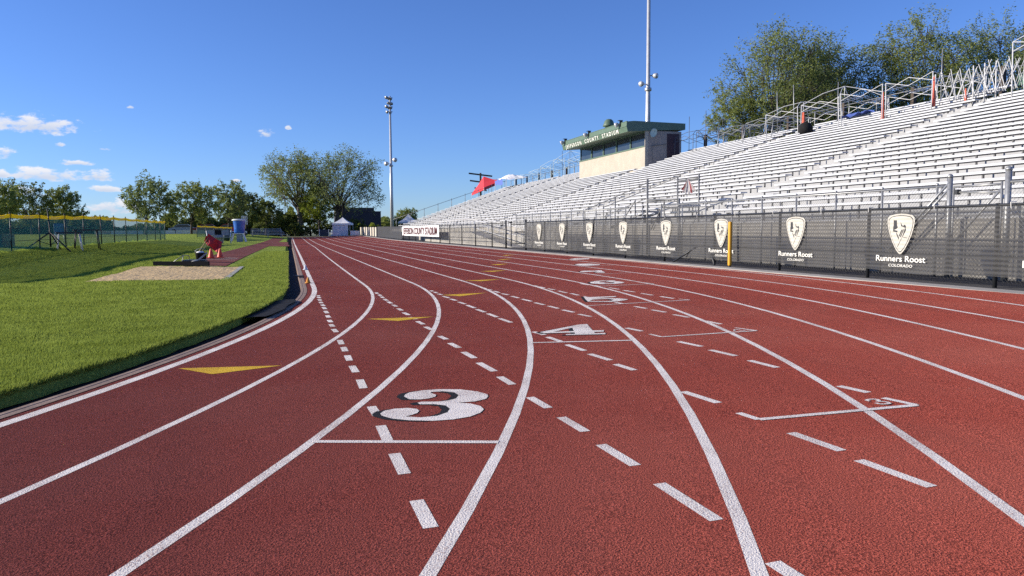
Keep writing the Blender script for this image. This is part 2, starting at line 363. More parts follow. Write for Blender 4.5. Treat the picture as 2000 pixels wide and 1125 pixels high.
DASHES=[(0.497, 14.744, 0.508, 14.528), (0.487, 14.367, 0.505, 14.1), (0.48, 13.869, 0.499, 13.592), (0.482, 13.347, 0.502, 13.064), (0.493, 12.832, 0.514, 12.544), (0.493, 12.357, 0.513, 12.027), (0.496, 11.753, 0.512, 11.388), (0.493, 11.097, 0.506, 10.786), (0.488, 10.492, 0.503, 10.203), (0.486, 9.975, 0.5, 9.705), (0.492, 9.453, 0.509, 9.133), (0.503, 8.433, 0.502, 8.09), (0.504, 7.882, 0.504, 7.58), (0.502, 7.319, 0.502, 7.002), (0.5, 6.711, 0.506, 6.378), (0.508, 6.038, 0.504, 5.679), (0.496, 5.048, 0.507, 4.763), (0.497, 4.509, 0.495, 4.151), (0.497, 3.896, 0.498, 3.537), (0.494, 3.16, 0.498, 2.837), (1.579, 14.721, 1.584, 14.45), (1.582, 14.229, 1.583, 13.941), (1.57, 13.776, 1.577, 13.467), (1.562, 13.249, 1.574, 12.897), (1.563, 12.723, 1.576, 12.366), (1.567, 12.149, 1.586, 11.816), (1.565, 11.523, 1.577, 11.178), (1.558, 10.89, 1.581, 10.529), (1.551, 10.237, 1.59, 9.98), (1.569, 9.73, 1.588, 9.367), (1.57, 9.111, 1.589, 8.788), (1.571, 8.227, 1.591, 7.931), (1.569, 7.65, 1.588, 7.292), (1.57, 7.02, 1.586, 6.632), (1.564, 6.38, 1.584, 5.929), (1.563, 5.69, 1.57, 5.356), (1.559, 4.893, 1.572, 4.545), (1.565, 4.287, 1.578, 3.925), (1.556, 3.651, 1.569, 3.26), (1.555, 2.987, 1.562, 2.524), (1.538, 2.135, 1.544, 1.896), (2.617, 14.547, 2.619, 14.345), (2.62, 14.188, 2.622, 13.919), (2.611, 13.741, 2.629, 13.477), (2.594, 13.187, 2.618, 12.807), (2.609, 12.621, 2.632, 12.268), (2.615, 12.013, 2.637, 11.607), (2.623, 11.428, 2.63, 10.94), (2.614, 10.757, 2.624, 10.316), (2.619, 10.124, 2.623, 9.652), (2.614, 9.503, 2.627, 9.005), (2.613, 8.066, 2.646, 7.773), (2.621, 7.603, 2.638, 7.238), (2.619, 7.007, 2.638, 6.586), (2.612, 6.395, 2.647, 6.01), (2.609, 5.813, 2.635, 5.502), (2.592, 4.64, 2.63, 4.251), (2.605, 3.478, 2.626, 3.106), (2.594, 2.95, 2.612, 2.537), (3.674, 14.568, 3.675, 14.353), (3.657, 14.198, 3.679, 13.898), (3.67, 13.707, 3.665, 13.329), (3.655, 13.116, 3.682, 12.78), (3.662, 12.52, 3.67, 12.126), (3.668, 11.909, 3.682, 11.456), (3.668, 11.24, 3.683, 10.828), (3.686, 10.647, 3.698, 10.248), (3.689, 10.044, 3.717, 9.674), (3.695, 9.435, 3.729, 9.097), (3.665, 7.873, 3.701, 7.55), (3.685, 6.701, 3.726, 6.331), (3.691, 6.118, 3.72, 5.743), (3.695, 5.503, 3.703, 5.134), (3.658, 4.375, 3.691, 4.128), (4.713, 14.559, 4.72, 14.282), (4.714, 14.197, 4.705, 13.813), (4.714, 13.64, 4.734, 13.302), (4.711, 13.044, 4.698, 12.569), (4.728, 12.442, 4.714, 12.037), (4.757, 10.62, 4.771, 10.345), (4.752, 9.928, 4.777, 9.606), (4.765, 9.409, 4.784, 9.053), (4.749, 8.769, 4.77, 8.413), (4.759, 8.012, 4.759, 7.667), (5.767, 13.16, 5.783, 12.742), (5.757, 12.487, 5.77, 12.069), (5.752, 11.762, 5.761, 11.352), (5.767, 11.092, 5.783, 10.684), (5.693, 14.426, 5.702, 13.994), (5.747, 13.826, 5.72, 13.491)]
YELLOW=[[(-0.978, 7.255), (-0.657, 6.81), (-0.09, 7.0)], [(0.979, 10.341), (1.343, 9.892), (1.867, 10.139)], [(2.622, 13.446), (2.867, 13.012), (3.453, 13.445)], [(3.812, 16.8), (4.1, 16.369), (4.622, 16.713)], [(4.982, 20.018), (5.188, 19.523), (5.687, 19.926)], [(6.093, 23.208), (6.24, 22.732), (6.721, 23.312)], [(7.221, 26.468), (7.308, 25.996), (7.82, 26.614)], [(8.364, 29.982), (8.425, 29.506), (9.006, 30.258)]]
NUMS={'three': [[(0.745, 5.252), (0.763, 5.321), (0.8, 5.374), (0.901, 5.41), (1.018, 5.403), (1.166, 5.333), (1.266, 5.208), (1.307, 5.095), (1.298, 5.028), (1.26, 4.951), (1.172, 4.907), (1.054, 4.915), (1.131, 4.859), (1.176, 4.759), (1.174, 4.663), (1.132, 4.583), (1.048, 4.509), (0.932, 4.479), (0.808, 4.492), (0.676, 4.561), (0.581, 4.648), (0.531, 4.748), (0.529, 4.811), (0.563, 4.877), (0.633, 4.908), (0.717, 4.895), (0.769, 4.847), (0.776, 4.787), (0.753, 4.73), (0.715, 4.696), (0.667, 4.668), (0.756, 4.607), (0.861, 4.607), (0.94, 4.676), (0.973, 4.765), (0.964, 4.866), (0.899, 4.935), (0.811, 4.968), (0.802, 5.018), (0.834, 5.042), (0.941, 5.001), (1.008, 5.006), (1.072, 5.046), (1.114, 5.143), (1.104, 5.246), (1.034, 5.32), (0.95, 5.324), (0.944, 5.29), (0.968, 5.222), (0.952, 5.163), (0.904, 5.128), (0.841, 5.116), (0.766, 5.153)]], 'four': [[(2.663, 7.983), (3.296, 8.4), (3.281, 8.264), (3.118, 8.166), (2.802, 7.938)], [(3.296, 8.4), (3.396, 8.394), (3.158, 7.56), (2.962, 7.663), (3.123, 8.178)], [(2.659, 7.971), (3.359, 7.801), (3.307, 7.687), (2.689, 7.872)], [(2.861, 7.688), (3.286, 7.588), (3.242, 7.49), (2.843, 7.631)]], 'five': [[(4.716, 11.826), (4.727, 11.602), (5.174, 11.517), (5.127, 11.407), (4.698, 11.373), (4.62, 11.183), (4.43, 10.924), (4.595, 11.463)], [(4.698, 11.373), (4.892, 11.273), (5.051, 11.148), (5.115, 10.963), (5.094, 10.883), (4.996, 10.796), (4.855, 10.715), (4.704, 10.698), (4.427, 10.915), (4.463, 11.016), (4.648, 10.855), (4.778, 10.819), (4.891, 10.977), (4.88, 11.148), (4.747, 11.185), (4.616, 11.174)]], 'six': [[(5.964, 14.606), (6.189, 14.85), (6.386, 14.915), (6.588, 14.764), (6.561, 14.616), (6.437, 14.645), (6.415, 14.787), (6.221, 14.661), (6.122, 14.491), (6.171, 14.414), (6.192, 14.399), (6.127, 14.153), (5.966, 14.06), (5.879, 14.333)], [(5.966, 14.06), (6.127, 14.153), (6.239, 14.072), (6.369, 14.211), (6.329, 14.399), (6.171, 14.414), (6.437, 14.645), (6.556, 14.475), (6.556, 14.172), (6.414, 13.983), (6.228, 13.927)]], 'seven': [[(7.125, 18.114), (7.307, 18.274), (7.536, 18.082), (7.655, 18.204), (7.737, 18.134), (7.608, 17.773), (7.499, 17.326), (7.375, 17.226), (7.267, 17.458), (7.49, 17.811), (7.096, 17.745), (7.06, 17.864)]], 'eight': [[(8.196, 21.263), (8.401, 21.51), (8.727, 21.424), (8.851, 20.861), (8.669, 20.479), (8.43, 20.412), (8.175, 20.444), (8.124, 20.654)]], 'nine': [[(9.224, 24.487), (9.633, 25.019), (10.035, 24.581), (9.814, 24.094), (9.527, 24.049), (9.273, 23.971)]]}
STARTS=[(0.099, 4.294, 1.062, 3.897, 0.05), (2.342, 7.282, 3.318, 6.976, 0.05), (4.179, 10.374, 5.871, 10.338, 0.04), (5.648, 13.585, 6.884, 13.515, 0.04), (6.965, 16.863, 7.94, 16.851, 0.04), (8.022, 20.107, 8.973, 20.113, 0.04)]
BRACKETS=[(0.05, [(2.593, 3.966), (2.612, 3.785), (3.691, 3.722), (3.653, 3.955)]), (0.04, [(3.667, 7.296), (3.685, 7.055), (4.785, 7.005), (4.717, 7.309)]), (0.03, [(5.871, 10.338), (5.805, 10.553)]), (0.03, [(6.884, 13.515), (6.831, 13.938)]), (0.022, [(3.513, 3.916), (3.508, 3.943), (3.538, 3.957), (3.566, 3.954), (3.587, 3.939), (3.578, 3.904), (3.542, 3.889), (3.569, 3.877), (3.584, 3.852), (3.58, 3.819), (3.553, 3.806), (3.522, 3.809), (3.502, 3.82), (3.502, 3.853)]), (0.022, [(4.577, 7.102), (4.63, 7.185), (4.657, 7.193), (4.652, 7.095), (4.676, 7.049)])]

# ------------------------------------------------------------------ ground
def make_ground():
    mb = MB()
    xs = [-3000, -900, -300, -120, -60, 12.2, 30, 60, 120, 300, 900, 3000]; ys = [-3000, -600, -100, 0, 60, 100, 125, 200, 400, 1000, 3000]
    def z(x, y):
        return -.3 if (x <= 12 and y < 110) else (.16 if y < 110 else .36)
    mb.grid([[(x, y, -.3 if (-130 < x < 12.21 and y < 101) else .10 if y < 101 else .33) for y in ys] for x in xs])
    g = node_mat("rough_ground"); m, nt, bs = g
    c = mix_rgb(nt, ramp(nt, noise(nt, .06, 6), .35, .7), (.075, .10, .035), (.15, .15, .075)); nt.links.new(c, bs.inputs['Base Color']); bs.inputs['Roughness'].default_value = .95
    struct(mb.build("ground", m))
make_ground()

def make_track():
    ths = [rad(78 - 1.5 * i) for i in range(52)]
    rows = []
    for t in ths:
        dmax = min((10.35 - CX) / math.cos(t) - R, 26)
        ds = [-.175 + (dmax + .175) * (i / 15) for i in range(16)]
        rows.append([(CX + (R + d) * math.cos(t), Y0 - (R + d) * math.sin(t), A * min(d, 11)) for d in ds])
    for y in [Y0] + [Y0 + 1.5 * i for i in range(1, 70)]:
        ds = [-.175 + (10.35 - X0 + .175) * (i / 15) for i in range(16)]
        rows.append([(X0 + d, y, A * min(d, 11) + float(rise(np.array(y)))) for d in ds])
    mb = MB(); mb.grid(rows)
    struct(mb.build("running_track", M_TRACK, smooth=True))
    # outer border: pale concrete edge, then dark asphalt apron up to the stand
    ys = [-12 + 2 * i for i in range(66)]
    e = MB(); P = []
    for y in ys:
        z = .218 + float(rise(np.array(float(y))))
        P.append([(10.35, y, z - .05), (10.35, y, z + .012), (10.80, y, z + .014), (10.80, y, z - .05)])
    e.grid(P); struct(e.build("concrete_edging", M_CONC))
    a = MB(); P = []
    for y in ys:
        z = .214 + float(rise(np.array(float(y)))); P.append([(10.80, y, z), (13.6, y, z + .01)])
    a.grid(P); struct(a.build("asphalt_apron", M_ASPH))
    # inner border: drain trough and kerb between the turf and the rubber
    k = MB(); strip(k, -.305, -.295, -.07, .008, S_LIST); strip(k, -.295, -.25, .008, .008, S_LIST); strip(k, -.25, -.240, .008, .002, S_LIST); strip(k, -.240, -.234, .002, .007, S_LIST)
    strip(k, -.234, -.175, .007, .004, S_LIST); struct(k.build("kerb", M_KERB))
    g = MB(); strip(g, -.75, -.295, -.07, -.065, S_LIST); struct(g.build("drain_channel", M_DRAIN))
    return
make_track()

PIT = [(-1.50, 25.0), (-1.58, 18.92), (-4.42, 19.3), (-4.45, 26.0)]
def in_pit(x, y): return (x > -4.45) & (x < -1.53) & (y > 19.0) & (y < 25.8)
def make_field():
    prof = [-.60, -.63, -.8, -1.2, -1.8, -2.6, -3.6, -4.8, -6, -7.2, -8.4, -9.6, -10.8, -12.2, -14, -16.5, -20, -25, -29.7]
    mb = MB(); P = []
    rag = random.Random(4)
    for s in [-46 + .35 * i for i in range(132)]:
        t = -s / 30; row = []
        for i, d in enumerate(prof):
            dj = d + (rag.uniform(-.025, .02) if i < 2 else 0)
            x, y = CX + (R + dj) * math.cos(t), Y0 - (R + dj) * math.sin(t); row.append((x, y, -.07 if i == 0 else H(x, y)))
        P.append(row)
    xs2 = prof[:-1] + [-30, -36, -45, -60, -90, -140]
    for y in [.4 * i for i in range(1, 40)] + [16 + 1.5 * i for i in range(46)] + [90, 96, 102, 110, 125]:
        row = []
        for i, d in enumerate(prof[:-1] + [-29.7]):
            dj = d + (rag.uniform(-.025, .02) if i < 2 else 0)
            row.append((X0 + dj, Y0 + y, -.07 if i == 0 else H(X0 + d, Y0 + y)))
        P.append(row)
    mb.grid(P)
    Q = [[(x, y, H(max(x, -29.2), max(y, 17))) for x in (-29.18, -34, -42, -60, -90, -140)] for y in [-10, 0, 10] + [Y0 + 4 * i for i in range(31)]]
    mb.grid(Q)
    struct(mb.build("infield", M_TURF, smooth=True))
make_field()

def make_blades():
    rng = np.random.default_rng(3)
    n = 900000
    # candidates over the near part of the infield, thinning with distance
    r = 4.5 * (46 / 4.5) ** rng.random(n); a = rng.uniform(rad(-19), rad(4), n)
    x, y = r * np.sin(a), r * np.cos(a)
    d = dist_in(x, y)
    ok = (d < -.57) & ~in_pit(x, y) & (rng.random(n) < np.where(r < 14, 1, .8)) & ~((y > 26) & (x > -3.7 + (y - 26) * .018) & (x < -1.75 + (y - 26) * .018))
    x, y, r = x[ok], y[ok], r[ok]; n = len(x)
    z = Hf(x, y)
    patch = .75 + .5 * (np.sin(x * 2.1 + np.sin(y * 1.7) * 2) * np.sin(y * 1.3 + np.sin(x * 1.1)) * .5 + .5)
    h = rng.uniform(.022, .06, n) * np.where(r > 20, .7, 1) * patch; w = .0028 + .00055 * r
    th = rng.uniform(0, 2 * np.pi, n); dx, dy = np.cos(th) * w, np.sin(th) * w
    lx, ly = rng.normal(0, .022, n) + .01, rng.normal(0, .022, n) - .004
    V = np.empty((n, 3, 3)); V[:, 0] = np.stack([x - dx, y - dy, z - .005], 1); V[:, 1] = np.stack([x + dx, y + dy, z - .005], 1)
    V[:, 2] = np.stack([x + lx, y + ly, z + h], 1)
    o = np_mesh("grass", V.reshape(-1, 3), np.arange(3 * n).reshape(n, 3), M_BLADE)
    tag(o, "short mown green grass covering the near infield beside the track", "grass", kind="stuff")
make_blades()

def flat_poly(mb, pts, lift, mi=0):
    mb.add([(x, y, A * min(float(dist_in(np.array(x), np.array(y))), 11) + float(rise(np.array(y))) + lift) for x, y in pts], [tuple(range(len(pts)))], mi)
def mark_quad(mb, x0, y0, x1, y1, w, lift):
    L = math.hypot(x1 - x0, y1 - y0); nx, ny = -(y1 - y0) / L * w / 2, (x1 - x0) / L * w / 2
    k = max(1, int(L / .5)); P = []
    for i in range(k + 1):
        t = i / k; x = x0 + (x1 - x0) * t; y = y0 + (y1 - y0) * t
        row = []
        for q in (-1, 1):
            px, py = x + q * nx, y + q * ny
            row.append((px, py, A * min(float(dist_in(np.array(px), np.array(py))), 11) + float(rise(np.array(py))) + lift))
        P.append(row)
    mb.grid(P)
def make_marks():
    for i, (c, s0, s1) in enumerate(LINE_FIT):
        wl = .10 if i == 0 else .058
        def dc(s, c=c, s0=s0, s1=s1, i=i):
            q = min(max(s, s0), s1) / 20
            return i * 1.07 + sum(k * q ** j for j, k in enumerate(c))
        lo = -24 if i < 4 else -26
        ss = [q for q in S_LIST if q > lo]
        mb = MB(); strip(mb, lambda s: dc(s) - wl / 2, lambda s: dc(s) + wl / 2, .0009, .0009, ss)
        struct(mb.build("lane_line", M_WHITE))
    mb = MB()
    for x0, y0, x1, y1 in DASHES: mark_quad(mb, x0, y0, x1, y1, .062, .0015)
    struct(mb.build("dashed_marking", M_WHITE))
    for t in YELLOW:
        mb = MB(); flat_poly(mb, t, .0020); struct(mb.build("yellow_exchange_mark", M_YELLOW))
    for k, polys in NUMS.items():
        mb = MB(); sh = MB()
        for j, P in enumerate(polys):
            flat_poly(mb, P, .0038 + .0003 * j)
            sx, sy = (-.052, .006) if k == 'three' else (-.055, -.012)
            flat_poly(sh, [(x + sx, y + sy) for x, y in P], .0024 + .0003 * j)
        a = struct(sh.build("lane_number_shade", M_BLACKP)); b = struct(mb.build("lane_number", M_WHITE))
        for o in (a, b):   # tidy concave outlines into triangles
            me = o.data; import bmesh
            bm = bmesh.new(); bm.from_mesh(me); bmesh.ops.triangulate(bm, faces=bm.faces[:], ngon_method='EAR_CLIP'); bm.to_mesh(me); bm.free()
    for x0, y0, x1, y1, w in STARTS:
        mb = MB(); mark_quad(mb, x0, y0, x1, y1, w, .0029); struct(mb.build("start_line", M_WHITE))
    for w, P in BRACKETS:
        mb = MB()
        for j in range(len(P) - 1): mark_quad(mb, *P[j], *P[j + 1], w, .0033 + .0003 * j)
        struct(mb.build("zone_bracket", M_WHITE))
make_marks()

def ground_patch(name, poly, m, lift, n=10, dy=1.5):
    """strip given by left and right edges [(y, xl, xr)...] draped over the turf"""
    mb = MB(); P = []
    for (ya, la, ra), (yb, lb, rb) in zip(poly, poly[1:]):
        k = max(1, int(abs(yb - ya) / dy))
        for i in range(k + 1):
            t = i / k; y = ya + (yb - ya) * t; l = la + (lb - la) * t; r = ra + (rb - ra) * t
            P.append([(l + (r - l) * j / n, y, H(l + (r - l) * j / n, y) + lift) for j in range(n + 1)])
    mb.grid(P)
    return struct(mb.build(name, m))
ground_patch("jump_runway", [(26.4, -3.35, -2.02), (60, -2.75, -1.5), (108, -2.0, -.6)], M_RUNWAY, .012)
ground_patch("jump_crossing", [(60.5, -1.5, .2), (82, -1.5, .2)], M_RUNWAY, .016)
sandp = ground_patch("sand_pit", [(19.0, -4.45, -1.55), (25.9, -4.45, -1.53)], M_SAND, .022, 24, .25)
_r = np.random.default_rng(8)
for _v in sandp.data.vertices: _v.co.z += float(_r.normal(0, .004)) + .006 * math.sin(_v.co.x * 5 + _v.co.y * 2)
def pit_edge():
    mb = MB()
    for x in (-1.48,):
        P = [[(x - .06, y, H(x, y) + .015), (x - .06, y, H(x, y) + .035), (x + .06, y, H(x, y) + .035), (x + .06, y, H(x, y) + .015)] for y in [18.9 + .5 * i for i in range(15)]]
        mb.grid(P)
    struct(mb.build("pit_edging", M_CONC))
pit_edge()
def runway_lines():
    mb = MB()
    for y in (31.3, 32.6, 33.4):
        for j in range(8):
            a, b = -3.2 + .145 * j, -3.2 + .145 * (j + 1)
            mb.add([(a, y, H(a, y) + .018), (b, y, H(b, y) + .018), (b, y + .1, H(b, y + .1) + .018), (a, y + .1, H(a, y + .1) + .018)], [(0, 1, 2, 3)])
    struct(mb.build("take_off_line", M_WHITE))
runway_lines()

# ------------------------------------------------------------------ grandstand
RUN, RISE_, BX, BZ = .61, .217, 14.84, 2.29       # row 0: bench front edge and top
ROWS = list(range(-2, 22))
AISLES = [(22.65, 23.72), (35.5, 36.6), (49.25, 50.3), (62.4, 63.45), (75.4, 76.45), (88.3, 89.35)]
SECT = [(8.0, 22.65), (23.72, 35.5), (36.6, 49.25), (50.3, 62.4), (63.45, 75.4), (76.45, 88.3), (89.35, 98.5)]
YN, YF = 6.0, 98.8
BOX_Y = (49.9, 62.7); BOX_X = (24.62, 27.5)
def bx(k): return BX + RUN * k
def bz(k): return BZ + RISE_ * k
def make_stand():
    st = thing("grandstand", "long pale aluminium grandstand with rows of bench seats rising beside the track", "grandstand", (13, 50, .2))
    off = (13, 50, .2)
    # stepped deck: tread under each bench, riser behind it
    prof = [(12.9, .1), (12.9, bz(-2) - .43), (bx(-2) + .30, bz(-2) - .43)]
    for k in ROWS[1:]:
        prof += [(bx(k) - .31, bz(k) - .43), (bx(k) + .30, bz(k) - .43)]
    prof += [(bx(21) + 1.6, bz(21) - .43), (bx(21) + 1.6, .1)]
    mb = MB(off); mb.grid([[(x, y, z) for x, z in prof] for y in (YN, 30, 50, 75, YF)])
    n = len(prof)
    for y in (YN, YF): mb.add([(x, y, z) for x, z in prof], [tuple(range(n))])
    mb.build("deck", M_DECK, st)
    w = MB(off); w.box(12.82, 12.9 - .004, YN, YF, .1, bz(-2) - .47); w.build("front_wall", M_CONC, st)
    # half steps in the aisles
    for (a, b) in AISLES:
        mb = MB(off); p0 = []
        for k in ROWS[1:]:   # one stepped flight: half treads joined by their risers
            x = bx(k) - .312; z = bz(k) - RISE_ - .43 + .004
            p0 += [(x - .25, z), (x - .25, z + RISE_ / 2), (x, z + RISE_ / 2), (x, z + .002)]
        mb.grid([[(x, y, z) for x, z in p0] for y in (a + .1, b - .1)]); mb.build("aisle_steps", M_DECK, st)
    benches = []
    for k in ROWS:
        for si, (a, b) in enumerate(SECT):
            if k >= 16 and si == 3: continue
            lo, hi = a, b
            if si == 0 and k > 18: hi = b - .5
            benches.append((math.hypot(bx(k), max(a, bx(k) * .82)), k, lo, hi))
    benches.sort()
    def bench(mb, br, k, a, b):
        x, z = bx(k), bz(k)
        # nosed plank with a lip in front
        prof = [(x, z - .062), (x, z - .008), (x + .012, z), (x + .27, z), (x + .27, z - .035), (x + .03, z - .035), (x + .03, z - .062)]
        m = len(prof)
        mb.add([(px, a, pz) for px, pz in prof] + [(px, b, pz) for px, pz in prof],
               [(i, (i + 1) % m, m + (i + 1) % m, m + i) for i in range(m)] + [tuple(range(m - 1, -1, -1)), tuple(range(m, 2 * m))])
        br.box(x + .03, x + .24, a + .14, b - .14, z - .076, z - .0625)  # thin dark strip stands in for the shade under the plank
        y = math.ceil((a + .3) / 1.317) * 1.317
        while y < b - .1:
            br.box(x + .035, x + .075, y - .022, y + .022, z - .425, z - .037); y += 1.317
    for _, k, a, b in benches[:100]:
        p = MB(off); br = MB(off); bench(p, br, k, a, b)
        o = p.build("bench", M_BENCH, st); q = br.build("bench_brackets_and_shade", M_BRACK_SHADE, o); q['kind'] = 'stuff'
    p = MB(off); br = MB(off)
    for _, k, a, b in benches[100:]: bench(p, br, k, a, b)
    o = p.build("far_benches", M_BENCH, st); o['kind'] = 'stuff'; q = br.build("far_brackets_and_shade", M_BRACK_SHADE, o); q['kind'] = 'stuff'
make_stand()

def wires(mb, x, y0, y1, z0, z1, pitch, r):
    """chain-link diamonds in the plane X = x"""
    h = z1 - z0; n0 = int((y0 - h) / pitch); n1 = int(y1 / pitch) + 1
    for i in range(n0, n1):
        for sgn in (1, -1):
            ya = i * pitch if sgn > 0 else i * pitch + h
            a, b = (ya, z0), (ya + sgn * h, z1)
            (ya, za), (yb, zb) = a, b
            lo, hi = min(ya, yb), max(ya, yb)
            if hi <= y0 or lo >= y1: continue
            def clip(yq): return za + (zb - za) * (yq - ya) / (yb - ya)
            p = [(ya, za), (yb, zb)]
            if sgn < 0: p = p[::-1]
            (pa, qa), (pb, qb) = p
            if pa < y0: qa = clip(y0); pa = y0
            if pb > y1: qb = clip(y1); pb = y1
            if pb - pa < .01: continue
            xx = x + sgn * r * .7
            mb.add([(xx - r, pa, qa - r), (xx + r, pa, qa - r), (xx, pa, qa + r), (xx - r, pb, qb - r), (xx + r, pb, qb - r), (xx, pb, qb + r)],
                   [(0, 3, 4, 1), (1, 4, 5, 2), (2, 5, 3, 0)])

def make_inner_fence():
    off = (12.55, 25, .22)
    t = thing("chain_link_fence", "grey galvanised chain-link fence with a gate along the front of the grandstand", "fence", off)
    X, ZT = 12.55, 2.03
    ys = [7.9 + 1.475 * i for i in range(24)]
    for y in ys:
        if 10.2 < y < 12.2: continue
        mb = MB(off); mb.tube([(X, y, .2), (X, y, ZT + .02)], .024, 8); mb.lathe([(.03, 0), (.034, .02), (.02, .05)], (X, y, ZT + .02), 8); mb.build("post", M_GALV, t, True)
    for a, b in ((7, 10.75), (12.0, 24.0), (26.8, 42.0)):
        mb = MB(off); mb.tube([(X, a, ZT), (X, b, ZT)], .021, 8); mb.build("top_rail", M_GALV, t, True)
        mb = MB(off); mb.tube([(X, a, 1.62), (X, b, 1.62)], .014, 6); mb.build("mid_rail", M_GALVD, t, True)
        mb = MB(off); wires(mb, X, a, b, .3, ZT, .078, .0026); mb.build("chain_mesh", M_GALV, t)
    for y, h, r in ((10.75, 2.24, .055), (12.02, 2.19, .05)):
        mb = MB(off); mb.tube([(X, y, .2), (X, y, h)], r, 12); mb.lathe([(r * 1.1, 0), (r * 1.1, .03), (r * .8, .06), (.01, .075)], (X, y, h), 12); mb.build("gate_post", M_GALV, t, True)
    g = MB(off)
    for a, b in (((X, 10.88, .4), (X, 10.88, 2.05)), ((X, 11.93, .4), (X, 11.93, 2.0)), ((X, 10.88, 2.0), (X, 11.93, 2.0)), ((X, 10.88, 1.85), (X, 11.93, 1.9)), ((X, 10.9, 1.9), (X, 11.9, .9))): g.tube([a, b], .02, 8)
    gt = g.build("gate", M_GALV, t, True)
    wm = MB(off); wires(wm, X, 10.88, 11.93, .4, 2.0, .078, .0026); wm.build("gate_mesh", M_GALV, gt)
    lk = MB(off); lk.box(X - .05, X + .05, 11.8, 11.88, 1.85, 1.95); lk.build("gate_latch", M_BLKM, gt)
    for dz, dy in ((0, 0), (-.12, .1)):
        mb = MB(off); mb.tube([(X - .03, 12.0, 2.1 + dz), (X - .03, 13.5 - dy, .75)], .024, 8); mb.build("brace", M_GALV, t, True)
make_inner_fence()

def make_black_fence():
    X, ZT = 11.15, 1.575
    off = (X, 40, .22)
    t = thing("track_fence", "long black metal fence with posts along the outer edge of the track", "fence", off)
    ys = [9.72 + 2.87 * i for i in range(-1, 10)] + [39.1, 42.0, 46.0, 49.9, 53.9, 57.6, 61.5, 65.4, 69.3, 73.2, 77, 81, 85, 89, 93, 97, 100]
    for y in ys:
        big = abs(y - 35.55) < .1 or abs(y - 39.1) < .1
        mb = MB(off); r = .05 if big else .034; h = ZT + (.15 if big else .03)
        mb.tube([(X, y, .15), (X, y, h + float(rise(np.array(y))))], r, 8); mb.build("post", M_BLKM, t, True)
    for a, b in ((6, 35.5), (39.1, 101)):
        P = [(X, a + (b - a) * i / 12, ZT + float(rise(np.array(a + (b - a) * i / 12)))) for i in range(13)]
        mb = MB(off); mb.tube(P, .024, 8); mb.build("top_rail", M_BLKM, t, True)
        mb = MB(off); mb.tube([(x, y, z - .85) for x, y, z in P], .018, 6); mb.build("mid_rail", M_BLKM, t, True)
    mb = MB(off); wires(mb, X + .05, 6, 35.5, .3, ZT, .078, .0026); mb.build("chain_mesh", M_BLKM, t)
    mb = MB(off); wires(mb, X + .02, 39.1, 57.5, .35, ZT, .10, .0022); mb.build("far_chain_mesh", M_BLKM, t)
    for a, b in (((X + .05, 19.3, .72), (X - .28, 20.15, .24)), ((X + .05, 18.6, .66), (X - .2, 18.0, .24))): mb = MB(off); mb.tube([a, b], .026, 6); mb.build("brace", M_BLKM, t, True)
    # swung-open gate leaf next to the gap
    g = MB(off)
    for a, b in (((11.2, 38.3, .35), (11.2, 38.3, 1.6)), ((11.2, 38.3, 1.5), (11.9, 37.9, 1.5)), ((11.2, 38.3, .5), (11.9, 37.9, .5)), ((11.9, 37.9, .3), (11.9, 37.9, 1.5)), ((11.2, 38.3, 1.1), (11.9, 37.9, 1.1))): g.tube([a, b], .028, 6)
    g.build("gate", M_BLKM, t, True)
make_black_fence()

SHIELD = [(-.5, .80), (-.485, .90), (-.40, .96), (-.2, .99), (0, 1.0), (.2, .99), (.40, .96), (.485, .90), (.5, .80), (.47, .66), (.40, .48), (.30, .30), (.17, .12), (.06, .02), (0, 0), (-.06, .02), (-.17, .12), (-.30, .30), (-.40, .48), (-.47, .66)]
BIRD = [[(-.26, .84), (-.14, .84), (-.13, .72), (-.10, .66), (-.16, .62), (-.25, .60)], [(-.27, .72), (-.24, .60), (-.10, .58), (-.12, .54), (-.27, .56)],
        [(.0, .80), (.05, .72), (.10, .70), (.14, .73), (.20, .70), (.19, .64), (.12, .67), (.02, .69)],
        [(-.14, .54), (-.04, .40), (-.06, .36), (-.15, .50)], [(.17, .66), (.21, .60), (.02, .36), (-.10, .18), (-.08, .18), (.05, .38)],
        [(.04, .61), (.08, .61), (-.02, .44), (-.05, .46)], [(.10, .62), (.13, .61), (.02, .42), (-.01, .42)], [(.12, .42), (.26, .41), (.26, .395), (.11, .405)]]
LOGO_Y = [5.48, 8.55, 11.65, 14.74, 17.84, 20.92, 24.02, 27.07, 30.12, 33.18]
